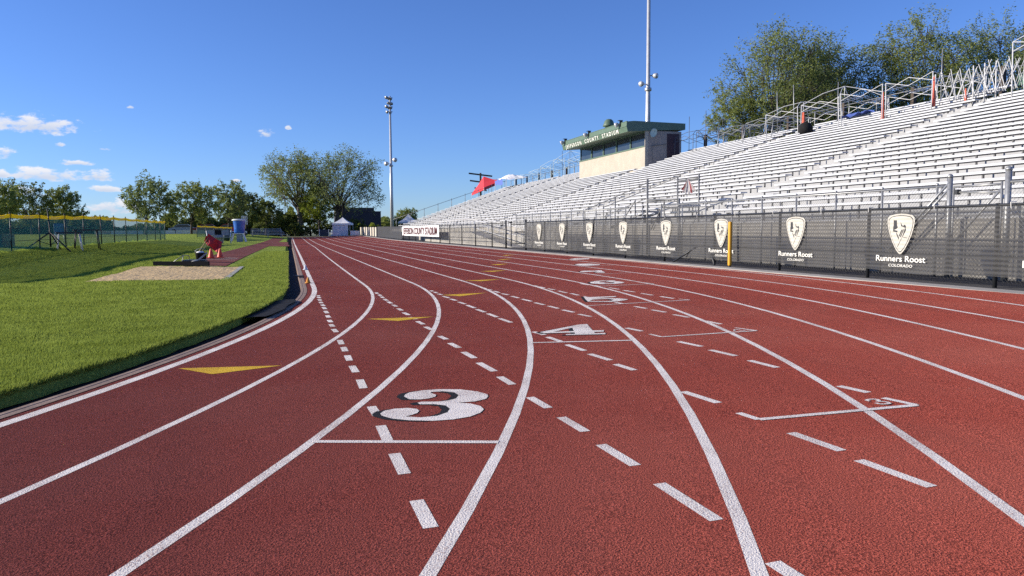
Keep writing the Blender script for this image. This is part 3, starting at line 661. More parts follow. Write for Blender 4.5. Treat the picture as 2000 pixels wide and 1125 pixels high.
def make_banner():
    X = 11.08; off = (X, 21, .9)
    t = thing("mesh_banner", "black mesh windscreen banner printed with cream shields hung along the track fence", "banner", off)
    mb = MB(off); P = []
    def bot(y):
        return .33 + .055 * abs(math.sin(math.pi * (y - 11.3) / 3.05)) + (.02 if y < 20 else -.03 * SS((y - 20) / 5)) * 1.0
    def xo(y, t_): return .018 * math.sin(y * 2.3 + t_ * 2) + .011 * math.sin(y * 6.1 + 3 * t_) + .006 * math.sin(y * 13.7 - 5 * t_)
    for i in range(205):
        y = 4.6 + 30.85 * i / 204
        zt = 1.56 - .012 * abs(math.sin(math.pi * (y - 9.72) / 2.87)); zb = float(bot(y))
        P.append([(X + xo(y, j / 8) * (1 - .7 * (j == 8)), y, zb + (zt - zb) * j / 8) for j in range(9)])
    mb.grid(P); mb.build("mesh_cloth", M_SCREEN, t, True)
    for i, y in enumerate(LOGO_Y):
        e = MB(off); W_, Hh, z0 = .66, .76, .715; xf = X - .042
        def put(poly, s=1.0, lift=0, mi=0):
            zc = z0 + Hh * .55
            e.add([(xf - lift, y - px * W_ * s, zc + (z0 + pz * Hh - zc) * s) for px, pz in poly], [tuple(range(len(poly)))], mi)
        put(SHIELD, 1.0, 0, 0); put(SHIELD, .915, .002, 1); put(SHIELD, .875, .004, 0)
        for q in BIRD: put(q, 1.0, .006, 1)
        e.build("emblem", [M_PRINT, M_SCREENF], t)
        l = MB(off); text_on_x(l, "Runners Roost", xf, y + .60, y - .60, .575, .115, .012)
        l.build("lettering", M_LETTER, t); l = MB(off); text_on_x(l, "COLORADO", xf, y + .28, y - .30, .475, .052, .004, slant=.02)
        l.build("lettering", M_LETTER, t)
    # ties along the rail
    tb = MB(off)
    for y in [9.4, 10.9, 12.5, 13.9, 15.6, 17.2, 19.1, 21.0]:
        tb.tube([(X - .03, y, 1.52), (X - .04, y, 1.61), (X + .1, y + .02, 1.62)], .006, 5)
    o = tb.build("ties", M_LETTER, t); o['kind'] = 'stuff'
make_banner()

def make_name_banner():
    X = 11.06; off = (X, 67, 1.1)
    t = thing("name_banner", "white banner with dark red stadium name tied to the black fence", "banner", off)
    mb = MB(off); P = []
    for i in range(31):
        y = 57.6 + 19.5 * i / 30; r = float(rise(np.array(y))); P.append([(X + .015 * math.sin(y * 2), y, .70 + r), (X + .01 * math.sin(y * 2 + 1), y, 1.15 + r), (X, y, 1.60 + r)])
    mb.grid(P); mb.build("cloth", M_CLOTHW, t, True)
    l = MB(off); text_on_x(l, "JEFFERSON COUNTY STADIUM", X - .03, 76.4, 58.2, .86, .62, .03)
    l.build("lettering", mat("banner_ink", (.10, .02, .025), .6), t)
make_name_banner()

def make_dark_screen():
    X = 11.1; off = (X, 88, 1)
    t = thing("dark_windscreen", "plain dark windscreen on the far black fence beyond the name banner", "windscreen", off)
    mb = MB(off); P = [[(X + .02 * math.sin(y), y, .3 + float(rise(np.array(float(y))))), (X, y, 1.6 + float(rise(np.array(float(y)))))] for y in range(78, 101)]
    mb.grid(P); mb.build("mesh_cloth", M_SCREENF, t)
    o = MB((11.15, 113, .5)); 
    tt = thing("panel_fence", "beige upright panel barrier beyond the end of the black fence", "fence", (11.15, 113, .5))
    for i in range(8):
        y = 101.5 + 3.1 * i; q = MB((11.15, 113, .5)); z = .22 + float(rise(np.array(y)))
        q.box(11.1, 11.2, y, y + 1.75, z + .08, z + 1.3); q.build("panel", M_BEIGE, tt)
    q = MB((11.15, 113, .5))
    q.tube([(11.18, 101, .55), (11.18, 126.4, .62)], .03, 6); q.tube([(11.18, 101, 1.6), (11.18, 126.4, 1.7)], .03, 6); q.build("rail", M_BLKM, tt)
make_dark_screen()

def make_yellow_pole():
    t = thing("padded_pole", "yellow foam padded post standing in front of the black banner", "post", (10.88, 17.15, .23))
    mb = MB(); mb.lathe([(.042, .03), (.050, .06), (.050, 1.12), (.042, 1.16)], (0, 0, 0), 14); mb.build("foam_sleeve", M_YPOLE, t, True)
    mb = MB(); mb.lathe([(.045, 0), (.03, .03)], (0, 0, 0), 12); mb.build("foot", M_BLKM, t, True)
make_yellow_pole()

# platform with bunting at the second aisle
def make_stair():
    off = (13, 25, .9); X = 12.75
    t = thing("entry_stair", "dark steel railed stair and landing with bunting at the stand front", "stair", off)
    def rail(pts, r=.022): mb = MB(off); mb.tube(pts, r, 8); mb.build("handrail", M_GALVD, t, True)
    rail([(X, 31.8, 2.08), (X, 28.6, 2.50), (X, 25.65, 2.92)]); rail([(X + .9, 31.8, 2.2), (X + .9, 28.6, 2.62), (X + .9, 24.8, 3.12)])
    rail([(X, 29.7, 1.75), (X, 25.65, 2.35)], .017); rail([(X, 29.0, 1.3), (X, 25.65, 1.85)], .026)
    rail([(X, 25.65, 2.28), (X, 23.3, 2.22)], .03); rail([(X, 25.65, 2.20), (X, 23.3, 2.14)], .02)
    for y, z in ((31.8, 2.1), (28.5, 2.5), (25.62, 3.03), (29.7, 2.18), (26.65, 2.32), (24.3, 2.2), (23.25, 2.25)):
        mb = MB(off); mb.tube([(X, y, .25), (X, y, z)], .04 if y in (25.62, 23.25) else .026, 8); mb.build("post", M_GALVD, t, True)
    for y, z in ((23.5, 3.1), (25.0, 3.1)):
        mb = MB(off); mb.tube([(X + .9, y, .8), (X + .9, y, z)], .03, 8); mb.build("post", M_GALVD, t, True)
    rail([(X + .9, 25.0, 2.95), (X + .9, 23.5, 2.95)])
    for a, b in (((X, 28.3, 1.2), (X, 26.65, 2.3)), ((X, 25.3, 1.2), (X, 24.3, 2.15))):
        mb = MB(off); mb.tube([a, b], .022, 6); mb.build("brace", M_GALVD, t, True)
    mb = MB(off)
    for i in range(6): mb.box(X + .03, X + .85, 29.2 - .6 * i, 29.75 - .6 * i, 1.15 + .14 * i, 1.2 + .14 * i)
    mb.build("treads", M_GALV, t)
    mb = MB(off); mb.box(X + .05, X + .86, 23.3, 25.6, 1.98, 2.05); mb.build("landing", M_DECK, t)
    b = thing("bunting", "faded red and white fan bunting tied to the stair landing rail", "bunting", (X + .86, 24.2, 2.9))
    mb = MB((X + .86, 24.2, 2.9)); n = 16
    for i in range(n):
        a0, a1 = math.pi * (1.18 + .64 * i / n), math.pi * (1.18 + .64 * (i + 1) / n)
        def pt(a, r): return (X + .84 + .05 * math.sin(a * 16) * r, 24.15 - r * math.cos(a) * .62 + .02 * math.sin(r * 9), 2.98 - .08 * math.cos(a * 2) + r * math.sin(a) * .66)
        c = (0, 0, 0, 1, 1, 1, 1, 2, 1, 1, 1, 0, 0, 0, 1, 0)[i]
        r1 = .95 - .12 * (i % 3 == 1)
        mb.add([pt(a0, .1), pt(a1, .1), pt(a1, r1 * .55), pt(a0, r1 * .55), pt(a1, r1), pt(a0, r1)], [(0, 1, 2, 3), (3, 2, 4, 5)], c)
    mb.build("fan_cloth", [mat("faded_red", (.26, .045, .055), .8, scale=9, var=.4), mat("faded_white", (.42, .40, .40), .8, scale=9, var=.3), mat("faded_navy", (.05, .06, .12), .8)], b)
make_stair()

def make_ramp():
    off = (12.2, 45, .3)
    t = thing("access_ramp", "white railed access ramp climbing to the far half of the stand", "ramp", off)
    mb = MB(off)
    P = [(12.3, 40.1, .25), (12.3, 49, 1.1), (12.3, 60, 1.35)]
    for x in (11.75, 12.7):
        for i, (a, b) in enumerate(((40.1, 50.2), (50.2, 68))):
            z0, z1 = (1.2, 1.98) if i == 0 else (1.98, 1.9)
            for dz in (0, -.5):
                mb = MB(off); mb.tube([(x, a, z0 + dz), (x, b, z1 + dz)], .026, 6); mb.build("handrail", M_WTUBE, t, True)
        for i in range(17):
            y = 40.1 + 1.25 * i; z = 1.2 + .78 * min(1, (y - 40.1) / 10.1)
            mb = MB(off); mb.tube([(x, y, max(.2, z - .95)), (x, y, z)], .02, 6); mb.build("baluster", M_WTUBE, t, True)
    mb = MB(off); mb.add([(11.8, 40, .235), (12.65, 40, .235), (12.65, 50, 1.05), (11.8, 50, 1.05), (11.8, 68, 1.05), (12.65, 68, 1.05), (11.8, 50, .235), (11.8, 68, .235)], [(0, 1, 2, 3), (3, 2, 5, 4), (0, 3, 6), (6, 3, 4, 7)]); mb.build("ramp_slab", M_CONC, t)
make_ramp()

# ------------------------------------------------------------------ press box
def make_press_box():
    off = (26, 56.3, 5)
    t = thing("press_box", "cream and grey press box with green roof fascia at the top of the stand", "press box", off)
    x0, x1 = BOX_X; y0, y1 = BOX_Y; zb, zs, zt = 4.6, 7.08, 8.22
    mb = MB(off); mb.box(x0, x0 + .25, y0 + .05, y1, zb, zs); mb.box(x0 - .012, x0 + .24, y0 - .01, y0 + .05, zb, zt); mb.build("front_wall", M_CREAM, t)
    mb = MB(off); mb.box(x0 + .25, x1, y0, y1, zb, zt); mb.build("side_wall", M_SIDE, t)
    mb = MB(off); mb.box(x0 - .04, x0 + .249, y0 + .051, y1, zs, zs + .09); mb.build("window_sill", M_GREEN, t)
    n = 5; w = (y1 - y0 - .1) / n
    for i in range(n):
        a = y0 + .05 + w * i
        f = MB(off)
        f.box(x0 + .06, x0 + .2, a, a + .10, zs + .09, zt - .12); f.box(x0 + .06, x0 + .2, a + w - .04, a + w - .001, zs + .09, zt - .12)
        f.box(x0 + .04, x0 + .22, a, a + w - .001, zt - .12, zt)
        fr = f.build("window", M_GREEN, t)
        g = MB(off); g.box(x0 + .12, x0 + .14, a + .10, a + w - .04, zs + .09, zt - .12); g.build("pane", M_GLASS, fr)
    # roof: deep overhang with a canted fascia
    xr = 23.2; r = MB(off)
    prof = [(xr, 8.10), (xr - .08, 8.42), (xr - .08, 8.80), (xr + .5, 8.86), (x1 + .25, 8.80), (x1 + .25, 8.36), (x0 + .4, 8.23), (xr + .05, 8.10)]
    m = len(prof); ya, yb = y0 - .12, y1 + .25
    r.add([(x, ya, z) for x, z in prof] + [(x, yb, z) for x, z in prof], [(i, (i + 1) % m, m + (i + 1) % m, m + i) for i in range(m)] + [tuple(range(m - 1, -1, -1)), tuple(range(m, 2 * m))])
    ro = r.build("roof", M_GREEN, t)
    q = MB(off); q.box(xr - .12, xr - .075, ya, yb, 8.455, 8.50); q.box(xr - .10, xr - .02, ya - .02, yb, 8.795, 8.83); q.build("fascia_trim", M_GREEN, ro)
    l = MB(off)
    vs, fs = text_tris("J E F F E R S O N     C O U N T Y     S T A D I U M", .03)
    def sx(z): return xr - .02 - (z - 8.10) * .25
    l.add([(sx(8.14 + b * .29) - .02, y1 - .6 + (y0 + 1.3 - y1 + .6) * a, 8.14 + b * .29) for a, b in vs], fs); l.build("lettering", M_LETTER, ro)
    v = MB(off); v.lathe([(.30, -.2), (.30, .1), (.48, .11), (.44, .22), (.33, .52), (.2, .64), (.02, .68)], (23.95, 54.8, 9.02), 18); v.build("roof_vent", M_GREEN, ro, True)
    for y in (51.0, 57.0, 62.4):
        f = MB(off); f.lathe([(.05, 0), (.15, .08), (.18, .26), (.17, .29)], (xr - .15, y, 8.78), 12, axis=(-.9, .2, -.45)); fo = f.build("floodlight", M_POLE, ro, True)
        h = MB(off); h.box(xr - .17, xr + .06, y - .24, y - .17, 8.6, 9.0); h.box(xr - .2, xr + .1, y - .22, y + .12, 9.0, 9.03); h.build("bracket", M_BLKM, fo)
    d = MB(off); d.lathe([(.02, 0), (.19, .03), (.30, .09), (.32, .12), (.27, .08), (.02, .05)], (25.2, y0 - .3, 8.02), 20, axis=(-.9, -.42, .12)); d.tube([(25.3, y0, 8.0), (25.2, y0 - .3, 8.02)], .03, 6); d.build("satellite_dish", mat("pale_green_dish", (.55, .66, .58), .5), t, True)
    dr = MB(off); dr.box(26.35, 27.32, y0 - .02, y0 + .05, 5.9, 8.05); dr.build("door", M_MAROON, t)
    fr = MB(off); fr.tube([(25.1, y0 - .05, 7.15), (26.3, y0 - .05, 7.3)], .02, 6); fr.tube([(25.15, y0 - .05, 7.1), (25.25, y0 - .05, 5.9)], .014, 6); fr.build("conduit", M_GALVD, t)
make_press_box()

def light_pole(loc, hgt, r0, sk, spk_z, label):
    t = thing("light_pole", label, "light pole", loc, 0, "floodlight poles behind the stand")
    mb = MB(); mb.tube([(0, 0, 0), (0, 0, hgt * .45), (0, 0, hgt * .451), (0, 0, hgt)], [r0, r0 * .82, r0 * .74, r0 * .5], 14); mb.build("pole", M_POLE, t, True)
    mb = MB(); mb.lathe([(r0 * 1.2, 0), (r0 * 1.2, .25)], (0, 0, spk_z - .55), 12); mb.build("collar", M_POLE, t, True)
    for dx, dz in ((-.75, 0), (.5, .75)):
        s = MB(); s.lathe([(.12 * sk, 0), (.21 * sk, .15 * sk), (.24 * sk, .36 * sk), (.20 * sk, .44 * sk)], (dx * .75, -.1, spk_z + dz), 8, axis=(dx, -.6, -.15)); s.tube([(0, 0, spk_z + dz), (dx, -.1, spk_z + dz)], .05, 6); s.build("horn_speaker", M_POLE, t, True)
    for j in range(4):
        z = hgt - .35 - j * .85
        a = MB(); a.tube([(-.5, 0, z), (.5, 0, z)], .05, 6); ar = a.build("crossarm", M_GALV, t, True)
        for dx in ((-.48, -.05, .42) if j % 2 == 0 else (-.3, .3)):
            l = MB(); l.lathe([(.10, 0), (.16, .22), (.29, .42), (.31, .48)], (dx, -.1 + .2 * (j % 2), z + .1 + .12 * math.sin(j * 3 + dx * 9)), 12, axis=(-.55 + .5 * (j == 1), -.45, -.4)); l.build("lamp_head", M_GALV, ar, True)
light_pole((19.0, 146, .3), 26.2, .34, 1.8, 13.6, "tall slim floodlight pole with lamp cluster beyond the far end of the stand")
light_pole((30.0, 60.3, .2), 28.0, .24, 1.0, 13.4, "floodlight pole rising behind the press box, running out of the top of the photo")

# ------------------------------------------------------------------ canopies on top of the stand
def deck_z(x):
    k = math.floor((x - (BX - .31)) / RUN); k = max(-2, min(21, k)); return bz(k) - .43
def canopy_frame(label, x0, x1, y0, y1, h, m, peak=.65, group="bare canopy frames on the top rows", r=.017, lean=0, seed=0):
    rg = random.Random(seed)
    cx, cy = (x0 + x1) / 2, (y0 + y1) / 2; zb = deck_z(x0); off = (cx, cy, zb)
    t = thing("canopy_frame", label, "canopy frame", off, 0, group)
    top = zb + h
    C = [(x0, y0), (x1, y0), (x1, y1), (x0, y1)]
    T = [(x + lean + rg.uniform(-.06, .06), y + rg.uniform(-.08, .08), top + rg.uniform(-.06, .06)) for x, y in C]
    for (x, y), tp in zip(C, T):
        mb = MB(off); mb.tube([(x, y, min(deck_z(x), top - .6)), tp], r * 1.3, 6); mb.build("leg", m, t, True)
    for i in range(4):
        a, b = Vector(T[i]), Vector(T[(i + 1) % 4]); mb = MB(off); dz = Vector((0, 0, -.34))
        for j in range(2):
            p, q = a.lerp(b, j / 2), a.lerp(b, (j + 1) / 2)
            mb.tube([p, q + dz], r * .8, 5); mb.tube([p + dz, q], r * .8, 5)
        mb.build("truss", m, t)
    if peak:
        pk = Vector(((T[0][0] + T[2][0]) / 2, (T[0][1] + T[2][1]) / 2, top + peak))
        mb = MB(off)
        for i in range(4):
            a = Vector(T[i]); mid = a.lerp(pk, .5) + Vector((0, 0, .12)); mb.tube([a, mid, pk], r, 5)
        mb.tube([pk, pk - Vector((0, 0, .5))], r, 5); mb.build("roof_bars", m, t)
    return t
canopy_frame("white canopy frame with low peaked roof bars beside the black bag on the stand", 25.5, 28.2, 34.0, 36.7, 1.9, M_WTUBE, .55, seed=1)
canopy_frame("white canopy frame with the tallest peak, standing above the blue tarp", 25.5, 28.4, 31.0, 33.8, 2.0, M_WTUBE, .75, seed=2)
canopy_frame("white canopy frame with orange cloth wrapped on its near leg, right of the tallest frame", 25.6, 28.4, 28.3, 30.9, 1.85, M_WTUBE, .0, seed=3)
canopy_frame("white flat canopy frame joined beside the folded frame bundle", 25.6, 28.4, 25.6, 28.1, 1.85, M_WTUBE, .0, seed=4)
canopy_frame("white canopy frame cut by the right edge of the photo", 25.2, 27.8, 19.0, 21.6, 2.35, M_WTUBE, .7, seed=5)
canopy_frame("dark canopy frame nearest the press box corner", 26.8, 29.2, 47.0, 49.6, 1.5, M_DTUBE, .45, seed=6)
canopy_frame("dark canopy frame with arched top between the press box and the white frames", 26.8, 29.2, 43.8, 46.6, 1.6, M_DTUBE, .7, seed=7)
canopy_frame("thin grey leaning canopy frame left of the white peaked frames", 26.4, 28.9, 40.6, 43.4, 1.45, M_GALV, .25, lean=.25, seed=8)
canopy_frame("thin grey canopy frame tangled against the white frame with low peak", 26.2, 28.6, 37.4, 40.2, 1.5, M_GALV, .2, lean=.2, seed=9)
for i, (a, b, h, pk) in enumerate(((66.5, 69.6, 1.9, .5), (70.6, 74.0, 2.2, .9), (75.0, 78.0, 2.0, .7), (79.0, 82.2, 1.7, .3), (84.5, 88.0, 1.5, .2))):
    canopy_frame(["pale teal canopy frame next to the far side of the press box", "pale teal canopy frame with the highest peak left of the press box", "pale teal canopy frame with dark cloth hanging, third from the press box",
                  "small pale teal canopy frame, fourth from the press box", "low pale canopy frame nearest the white canopy"][i], 26.2, 28.8, a, b, h, M_TEALT, pk, "pale canopy frames beyond the press box", seed=20 + i)
def tall_poles():
    for i, (y, h, dx) in enumerate(((48.6, 2.7, 0), (46.4, 2.8, .05), (38.4, 2.6, -.35), (36.9, 2.7, -.4), (33.4, 2.3, 0), (26.9, 2.5, 0), (72.4, 2.9, 0), (74.6, 2.9, 0))):
        x = 27.4; z = deck_z(x); t = MB((x, y, z)); t.tube([(x, y, z), (x + dx, y + dx, z + h)], .022, 6)
        tag(t.build("pole", M_GALV if 2 <= i < 6 else M_DTUBE, None, True),
            ["thin dark pole next to the press box roof corner", "thin dark pole second from the press box roof corner", "thin leaning grey pole left of the white frames", "thin leaning pale pole touching the white low peaked frame",
             "thin pale pole behind the tallest white frame", "tall thin pole beside the orange wrapped frame leg", "thin pole above the teal frames", "second thin pole above the teal frames"][i], "pole")
tall_poles()
def wrapped_cloth():
    for i, (x, y, z0, h, w) in enumerate(((25.7, 28.4, 6.05, 1.25, .09), (25.7, 25.6, 6.2, 1.2, .08), (25.6, 33.75, 6.3, .85, .14), (26.4, 24.7, 6.3, .5, .06))):
        mb = MB((x, y, z0)); rg = random.Random(i); P = []
        for j in range(9):
            a = 2 * math.pi * j / 8; P.append([(x + math.cos(a) * w * (.5 + .5 * q / 5) * (.7 + .3 * math.sin(3 * a + q)), y + math.sin(a) * w * (.5 + .5 * q / 5), z0 + h * (1 - q / 5)) for q in range(6)])
        mb.grid(P); tag(mb.build("cloth_wrap", mat("orange_red_cloth", (.62, .12, .07), .75, scale=7, var=.35), None, True),
            ["orange cloth bundled on the frame leg right of the tallest canopy frame", "orange cloth bundled on the frame leg left of the folded frames", "red cloth hanging above the black bag on the stand", "small orange cloth beside the folded frames"][i], "cloth")
    b = MB((25.6, 33.5, 6.0)); b.lathe([(.25, 0), (.36, .12), (.36, .35), (.25, .52), (.08, .6)], (25.55, 33.5, 6.02), 12); tag(b.build("bag", M_RUBBER, None, True), "black bag slumped on a high bench under the red cloth", "bag")
    b = MB((27.6, 32.6, 6.6)); P = [[(27.2 + .16 * j, 31.4 + .28 * i, 6.82 + .10 * math.sin(i * 1.7 + j) + .04 * j) for j in range(6)] for i in range(7)]; b.grid(P); tag(b.build("tarp", M_BLUEC, None, True), "crumpled blue tarp lying on the top rows behind the white frame", "tarp")
    g = MB(); g.box(-.25, .25, -.35, .35, 0, .38); g.box(-.27, .27, -.37, .37, .38, .44); g.tube([(0, -.3, .44), (0, -.3, .52), (0, .3, .52), (0, .3, .44)], .02, 6); o = g.build("cool_box", mat("green_cool_box", (.03, .10, .07), .5)); o.location = (27.3, 22.6, deck_z(27.3) + .43); tag(o, "dark green cool box on the top row at the right edge", "cool box")
wrapped_cloth()
def folded_frames():
    off = (26.3, 24.6, deck_z(26.3)); zb = deck_z(26.3) + .28
    t = thing("folded_canopy_frame", "bundle of half-folded white canopy frames with zigzag bars at the top right", "canopy frame", off)
    rg = random.Random(5); ys = [26.05, 24.25, 23.75, 23.3, 22.05]
    for i, y in enumerate(ys):
        mb = MB(off); x = 26.2 + rg.uniform(-.2, .2); mb.tube([(x, y, zb - .45), (x, y + .03, zb + 1.35)], .026, 6); mb.build("leg", M_WTUBE, t, True)
    for layer in range(3):
        n = 9; z0, z1 = zb + .05 + .06 * layer, zb + 1.3 + rg.uniform(-.12, .05); x = 26.0 + .42 * layer; mb = MB(off)
        for j in range(n):
            ya = 26.0 - 3.9 * j / n; yb = ya - 3.9 / n * rg.uniform(.8, 1.3)
            mb.tube([(x, ya, z0 + rg.uniform(0, .15)), (x + .1, yb, z1 + rg.uniform(-.15, .05))], .014, 5)
            mb.tube([(x + .06, ya, z1 + rg.uniform(-.15, .05)), (x, yb, z0 + rg.uniform(0, .12))], .014, 5)
        mb.build("zigzag_bars", (M_WTUBE, M_GTUBE, M_GTUBE)[layer], t)
folded_frames()
def rear_fence():
    off = (29.0, 50, 6.5)
    t = thing("rear_railing", "dark posts and wire mesh railing along the back of the top row", "railing", off)
    z = bz(21) - .43
    for i in range(34):
        y = 20.5 + 2.37 * i
        if 49.5 < y < 63: continue
        mb = MB(off); mb.box(28.82, 29.0, y - .09, y + .09, z - .3, z + 1.5) if i % 2 == 0 else mb.tube([(28.9, y, z - .3), (28.9, y, z + 1.4)], .035, 6)
        mb.build("post", M_WOOD if i % 2 == 0 else M_GALVD, t)
    for a, b in ((20, 49.5), (63, YF)):
        mb = MB(off); mb.tube([(28.85, a, z + 1.35), (28.85, b, z + 1.35)], .022, 6); mb.build("rail", M_GALVD, t, True)
    t2 = thing("end_railing", "sloping wire railing down the far end of the stand", "railing", (20, YF, 4))
    off = (20, YF, 4); yq = YF - .1
    for i in range(9):
        x = 13.4 + 1.83 * i; zz = deck_z(x); mb = MB(off); mb.tube([(x, yq, zz), (x, yq, zz + 1.35)], .03, 6); mb.build("post", M_GALVD, t2, True)
    mb = MB(off); mb.tube([(13.0, yq, deck_z(13.4) + 1.2), (28.2, yq, deck_z(28.04) + 1.36)], .028, 6); mb.build("rail", M_GALVD, t2, True)
rear_fence()
def far_canopies():
    t = thing("red_canopy", "collapsed red canopy tilting at the far top corner of the stand", "canopy", (26.6, 100, 7)); off = (26.6, 100, 7)
    mb = MB(off)
    A_ = [(25.6, 107.7, 6.5), (28.0, 107.2, 7.5), (28.4, 101.5, 8.0), (25.8, 101.3, 7.0)]; pk = (26.6, 104.6, 8.75)
    for i in range(4):
        a, b = Vector(A_[i]), Vector(A_[(i + 1) % 4]); k = Vector(pk); m1, m2 = a.lerp(k, .5) - Vector((0, 0, .12)), b.lerp(k, .5) - Vector((0, 0, .12)); dn = Vector((0, 0, -.3))
        mb.add([a + dn, b + dn, b, a, m2, m1, k], [(0, 1, 2, 3), (3, 2, 4, 5), (5, 4, 6)])
    mb.build("canopy_cloth", M_RED, t)
    for x, y, z in A_: q = MB(off); q.tube([(x, y, 5.9), (x, y, z)], .035, 6); q.build("leg", M_WTUBE, t)
    t = thing("white_canopy", "sagging white and blue canopy beside the red canopy on the top rows", "canopy", (27, 92.5, 7)); off = (27, 92.5, 7)
    mb = MB(off); rg = random.Random(3); P = [[(25.8 + .45 * j, 95.5 - .9 * i, 7.7 + .5 * math.sin(math.pi * i / 6) * math.sin(math.pi * j / 6) + rg.uniform(-.12, .12) - .06 * i + .05 * j) for j in range(7)] for i in range(7)]
    mb.grid(P); mb.build("canopy_cloth", M_CLOTHW, t); q = MB(off); q.grid([[(25.75, 95.4 - .6 * i, 7.55 - .1 * math.sin(i * 2)), (25.8, 95.4 - .6 * i, 6.9 + .1 * math.sin(i))] for i in range(7)]); q.build("blue_valance", M_BLUEC, t)
    for x, y in ((25.8, 95.4), (28.4, 95.4), (25.8, 90.2), (28.4, 90.2)): q = MB(off); q.tube([(x, y, deck_z(x)), (x, y, 7.6)], .035, 6); q.build("leg", M_WTUBE, t)
    t = thing("utility_pole", "dark timber utility pole with three crossarms beyond the red canopy", "utility pole", (31, 124, .3)); off = (31, 124, .3)
    q = MB(off); q.tube([(31, 124, .3), (31, 124, 10.7)], [.22, .16], 10); q.build("pole", M_WOOD, t)
    for z, w in ((10.4, 1.9), (9.2, 1.7), (8.0, .9)): q = MB(off); q.bar((31 - w, 124.5, z + .25), (31 + w, 123.5, z - .25), .2, .24); q.build("crossarm", M_WOOD, t)
far_canopies()

# ------------------------------------------------------------------ left side: net fence, sand pit gear, furniture
def net_fence(label, pts, h, sagk=.05, closed_top=True):
    x, y = pts[0]; off = (x, y, H(x, y)); t = thing("net_fence", label, "fence", off, 0, "green portable net fences")
    rg = random.Random(len(pts)); tops = []
    for x, y in pts:
        z = H(x, y); lx = rg.uniform(-.03, .05); mb = MB(off); mb.tube([(x, y, z), (x + lx, y, z + h + .06)], .024, 7); mb.lathe([(.028, 0), (.028, .03)], (x + lx, y, z + h + .05), 8); mb.build("post", M_BLKM, t, True); tops.append((x + lx, y, z + h, z))
    net = MB(off); band = MB(off); P = []; B = []
    for (xa, ya, ta, ga), (xb, yb, tb, gb) in zip(tops, tops[1:]):
        s = rg.uniform(.6, 1.4) * sagk
        for i in range(9):
            u = i / 8; x, y = xa + (xb - xa) * u, ya + (yb - ya) * u; zt = ta + (tb - ta) * u - 4 * s * u * (1 - u); zg = H(x, y) + .01 + .10 * rg.random() * (0 < i < 8)
            w = .05 * math.sin(u * math.pi)
            P.append([(x + w * (q / 5 - .5) + .02 * math.sin(q * 3 + i), y, zg + (zt - zg) * q / 5) for q in range(6)])
            B.append([(x - .012, y, zt - .11), (x - .02, y, zt - .05), (x - .012, y, zt + .015), (x + .02, y, zt + .015), (x + .02, y, zt - .11)])
    net.grid(P); net.build("net", M_NET, t, True); band.grid(B); band.build("yellow_top_band", M_YBAND, t, True)
    c = MB(off)
    for q in (.28, .62): c.tube([(x, y, zb + (zt - zb) * q) for x, y, zt, zb in tops], .008, 5)
    c.build("cords", M_BLKM, t)
net_fence("long green net fence with a yellow top band running along the infield bank", [(-9.7, 20.0), (-9.6, 22.6), (-9.5, 25.2), (-9.4, 27.8), (-9.33, 30.43), (-9.12, 32.83), (-8.75, 34.9), (-8.72, 37.6), (-8.45, 39.7), (-8.4, 42.2), (-8.5, 45.6), (-8.6, 49.4), (-8.65, 52.8), (-8.5, 55.0), (-8.35, 56.0), (-8.2, 56.9)], 1.30)
net_fence("short distant green net fence with yellow top behind the metal bench", [(-8.25, 76.5), (-7.8, 79.6), (-7.35, 83), (-6.9, 86.5), (-6.5, 90), (-6.28, 92.8)], 1.12)

def tripod():
    x, y = -8.72, 32.7; z = H(x, y)
    t = thing("tripod_stand", "black tripod stand with a tall mast standing in front of the net fence", "tripod", (x, y, z))
    m = MB(); m.tube([(0, 0, .12), (0, 0, .75), (0, 0, .76), (-.05, 0, 1.55)], [.03, .03, .022, .02], 8); m.build("mast", M_BLKM, t, True)
    for a in (200, -20, 80):
        c, s = math.cos(rad(a)), math.sin(rad(a)); fx, fy = .78 * c, .78 * s; l = MB(); l.tube([(0, 0, .68), (fx, fy, H(x + fx, y + fy) - z + .02)], .026, 6); lg = l.build("leg", M_BLKM, t, True)
        b = MB(); b.tube([(0, 0, .2), (.4 * c, .4 * s, .36)], .012, 5); b.build("strut", M_BLKM, lg)
tripod()
def folding_table(x, y, rot, label, w, d, h, mt, leg_m):
    z = H(x, y); t = thing("folding_table", label, "table", (x, y, z), rot, "folding tables by the net fence")
    q = MB(); q.box(-w / 2, w / 2, -d / 2, d / 2, h - .05, h); q.build("tabletop", mt, t)
    for sx in (-1, 1):
        for sy in (-1, 1):
            l = MB(); l.tube([(sx * (w / 2 - .1), sy * (d / 2 - .05), h - .04), (sx * (w / 2 - .02), sy * (d / 2 + .02), -.05)], .02, 6); l.build("leg", leg_m, t, True)
        l = MB(); l.tube([(sx * (w / 2 - .06), -d / 2, h * .42), (sx * (w / 2 - .06), d / 2, h * .42)], .012, 5); l.build("crossbar", leg_m, t)
folding_table(-7.98, 34.9, .3, "black folding table on thin dark legs right of the tripod", .95, .6, .80, M_BLKM, M_BLKM)
folding_table(-8.3, 33.6, .3, "low black folding table with pale legs just right of the tripod", .9, .55, .70, M_BLKM, M_PLAST)
